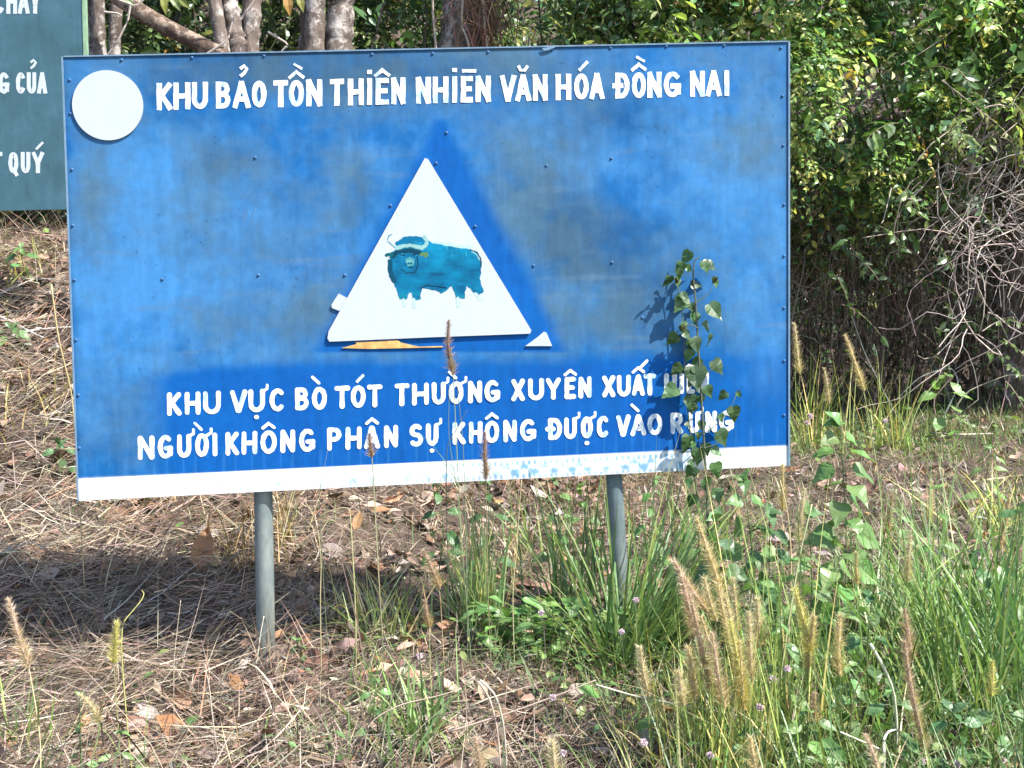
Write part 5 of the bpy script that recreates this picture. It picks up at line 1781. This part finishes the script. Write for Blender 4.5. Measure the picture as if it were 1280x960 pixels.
# ---- single dead leaves that stand out
DL = [(248, 722, 52, -.05, 'large orange-brown curled leaf standing up left of the left post', (.36, .19, .10), 1.1), (143, 655, 40, 0, 'rusty brown fallen leaf below the lower left corner of the sign', (.33, .19, .12), .2), (187, 905, 34, 0, 'bleached white fallen leaf at the lower left', (.58, .50, .44), .3),
      (160, 916, 30, 0, 'reddish-brown fallen leaf beside the bleached white one', (.36, .17, .11), .2), (185, 935, 36, 0, 'broad brown fallen leaf at the bottom left', (.34, .19, .12), .2), (40, 705, 34, 0, 'brown fallen leaf at the left edge of the straw', (.33, .2, .13), .2),
      (60, 730, 30, 0, 'pale fallen leaf at the left edge of the straw', (.48, .40, .35), .2), (150, 612, 26, 0, 'pinkish-white fallen leaf close under the sign at the left', (.52, .42, .37), .3), (262, 676, 34, 0, 'grey curled leaf in the sign shadow', (.34, .30, .29), .4),
      (420, 700, 36, 0, 'grey-brown curled leaf in the shadow between the posts', (.26, .21, .19), .3), (370, 640, 30, 0, 'brown curled leaf just right of the left post', (.30, .20, .15), .3), (530, 630, 28, 0, 'pale brown leaf under the middle of the sign', (.42, .31, .24), .3),
      (660, 690, 40, 0, 'tan fallen leaf pile fragment left of the right post', (.44, .31, .22), .3), (720, 875, 30, 0, 'greyish fallen leaf on the straw below the creeping plant', (.42, .35, .30), .2), (1030, 720, 20, 0, 'pale straw-coloured leaf below the tall weed', (.5, .42, .3), .3)]
for u, v, l, dz, label, colr, stand in DL:
    g = ground_at(u, v)
    d = np.linalg.norm(g - CAM)
    L = l / F_PX * d
    mb = MB()
    a = PR.uniform(0, 2 * pi)
    D = np.array([cos(a), .4 * sin(a), stand]) if stand < 1 else np.array([.25, .1, 1.])
    c = np.array([g[0], g[1], g[2] + .03]) - (D / np.linalg.norm(D) * L * .4 if stand < 1 else 0)
    c[2] = max(c[2], g[2] + .02)
    k = MB()
    leaves(mb, c[None], D[None], np.array([[.25, -.9, .6]]), L, L * .5, np.array([colr]), PR.uniform(.1, .5), PR.uniform(-.2, .4), curl=np.array([.16]), hi=True)
    ob = mb.build('dead_leaf', M['litter'], origin=c)
    tag(ob, label, 'dead leaf', 'conspicuous fallen leaves', 'thing')

# ---- dead stalks and twigs
ST = [('white_twig', 'white bare twig arching over the bank at the left edge', 'twig', ((-10, 382), (20, 368), (40, 358), (62, 357), (95, 362)), .006, (.62, .58, .54), None),
      ('white_twig', 'thick white forked twig on the bank, pointing down right', 'twig', ((-15, 400), (15, 412), (35, 424), (55, 434)), .009, (.58, .54, .50), None),
      ('white_twig', 'white twig lying level on the bank against the left edge of the sign', 'twig', ((15, 432), (40, 424), (70, 420), (98, 420)), .009, (.56, .52, .48), None),
      ('dry_stalk', 'yellow dry stalk leaning beside the left edge of the sign', 'stalk', ((64, 355), (72, 420), (82, 460), (92, 500)), .004, (.50, .40, .22), .6),
      ('dry_stalk', 'pair of pale bent stalks falling toward the bottom edge, left one', 'stalk', ((598, 852), (612, 872), (622, 910), (626, 965)), .0035, (.56, .48, .38), -1.0),
      ('dry_stalk', 'pair of pale bent stalks falling toward the bottom edge, right one', 'stalk', ((600, 850), (620, 868), (630, 905), (634, 965)), .0035, (.56, .48, .38), -1.02),
      ('dry_stalk', 'long pale stalk lying almost level below the creeping plant', 'stalk', ((745, 856), (800, 872), (870, 884), (930, 896)), .003, (.56, .48, .38), -.95),
      ('dry_stalk', 'brown stalk lying from the straw up toward the creeping plant', 'stalk', ((560, 915), (640, 890), (700, 868), (745, 850)), .0028, (.46, .37, .29), -1.0),
      ('dry_stalk', 'thin straw stalk crossing the lower left of centre', 'stalk', ((455, 905), (500, 880), (540, 872), (575, 862)), .0025, (.46, .38, .28), -.9),
      ('dry_stalk', 'whitish broken grass stalk near the long brown foxtail', 'stalk', ((1088, 805), (1105, 835), (1118, 864), (1122, 915)), .0045, (.66, .62, .52), -1.1),
      ('dry_stalk', 'whitish curled dead blade under the broken grass stalk', 'stalk', ((1105, 945), (1104, 925), (1110, 914), (1120, 912)), .005, (.66, .62, .54), -1.15),
      ('dry_stalk', 'straw stalk slanting to the bottom under the bristly pair', 'stalk', ((1050, 915), (1090, 932), (1130, 950), (1160, 965)), .003, (.60, .54, .44), -1.15),
      ('dry_stalk', 'tall thin stalk in front of the sign rising through the word PHẬN', 'stalk', ((472, 690), (468, 610), (465, 570), (462, 545)), .0018, (.20, .22, .14), -.3),
      ('dry_stalk', 'thin bent green stalk crossing the lower line of writing left of the middle', 'stalk', ((578, 690), (570, 600), (560, 545), (562, 480)), .0016, (.17, .22, .12), -.33),
      ('dry_stalk', 'thin stalk crossing the word KHÔNG in the lower line', 'stalk', ((583, 690), (581, 600), (578, 540), (570, 470)), .0016, (.17, .22, .12), -.31),
      ('dry_stalk', 'short dark slanting stalk tip crossing the word KHÔNG', 'stalk', ((556, 560), (565, 545), (575, 530), (584, 512)), .0016, (.07, .09, .06), -.3),
      ('dry_stalk', 'thin leaning stalk in front of the white band left of PHẬN', 'stalk', ((398, 620), (402, 600), (406, 580), (410, 562)), .0014, (.16, .18, .12), -.2),
      ('dry_stalk', 'thin tall stalk right of the thin upright grass clump', 'stalk', ((640, 740), (646, 690), (648, 650), (652, 600)), .002, (.40, .36, .20), -.35),
      ('dry_stalk', 'tall straw stalk between the posts bending over at its tip', 'stalk', ((445, 760), (440, 680), (438, 640), (436, 632), (405, 640), (395, 650)), .0022, (.44, .40, .20), -.2),
      ('dry_stalk', 'thin tall stalk standing right of the left post', 'stalk', ((400, 745), (402, 700), (396, 650), (380, 625)), .002, (.42, .40, .22), -.15),
      ('dry_stalk', 'curled green-yellow stalk above the short yellow foxtail', 'stalk', ((147, 785), (162, 768), (176, 752), (181, 742), (177, 738)), .002, (.42, .40, .14), -.9),
      ('dry_stalk', 'dry stalk standing in the straw at the lower left', 'stalk', ((217, 830), (221, 790), (226, 750)), .0018, (.46, .38, .28), -.4),
      ('dry_stalk', 'pale stalk standing left of the left post in the straw', 'stalk', ((266, 900), (262, 860), (256, 830)), .002, (.52, .44, .34), -.8),
      ('dry_stalk', 'white thin stalks leaning on the foot of the left post', 'stalk', ((316, 850), (322, 820), (326, 790), (330, 770)), .0026, (.62, .56, .46), -.1),
      ('dry_stalk', 'yellow stalk rising past the lower right corner of the sign', 'stalk', ((985, 800), (990, 700), (985, 640), (975, 600)), .0028, (.50, .42, .22), -.35),
      ('dry_stalk', 'long pale stalk rising right of the sign among the weeds', 'stalk', ((968, 900), (985, 780), (1000, 690), (1015, 630)), .0032, (.46, .48, .26), -.8),
      ('dry_stalk', 'fallen branch lying under the sign left of the right post', 'branch', ((640, 668), (680, 672), (720, 680), (765, 686)), .007, (.16, .12, .09), 'g'),
      ('dry_stalk', 'pale fallen stick on the bare brown patch at the right', 'stalk', ((1155, 545), (1200, 548), (1240, 546)), .010, (.52, .44, .36), 'g'),
      ('dry_stalk', 'pale fallen stick right of the bare brown patch', 'stalk', ((1215, 608), (1250, 602), (1285, 598)), .008, (.58, .46, .32), 'g')]
for name, label, cat, pts, r, colr, Yq in ST:
    if Yq is None or Yq == 'g':
        P = [ground_at(u, v) + np.array([0, 0, r * 1.2 + (.03 if Yq is None else .01)]) for u, v in pts]
    else:
        P = [at(u, v, Yq + .01 * i) for i, (u, v) in enumerate(pts)]
        for q in P:
            q[2] = max(q[2], float(terr(q[0], q[1])) + .006)
        low = min((P[0], P[-1]), key=lambda q: q[2])
        gz = float(terr(low[0], low[1]))
        if low[2] - gz > .02 and 'lying' not in label:
            g = np.array([low[0] + PR.normal(0, .01), low[1], gz - .01])
            P = [g] + P if low is P[0] else P + [g]
    Q = smooth_path(P, 20)
    mb = MB()
    tubes(mb, Q[None], np.linspace(r, r * .55, 20)[None] * (1 + .08 * PR.normal(0, 1, 20)), jcol(colr, 1, .05, PR, .03), 6, cap=True)
    base = Q[int(np.argmin(Q[:, 2]))]
    ob = mb.build(name, M['twig'] if r > .005 else M['stem'], origin=base, smoothed=True)
    tag(ob, label, cat, kind='thing')
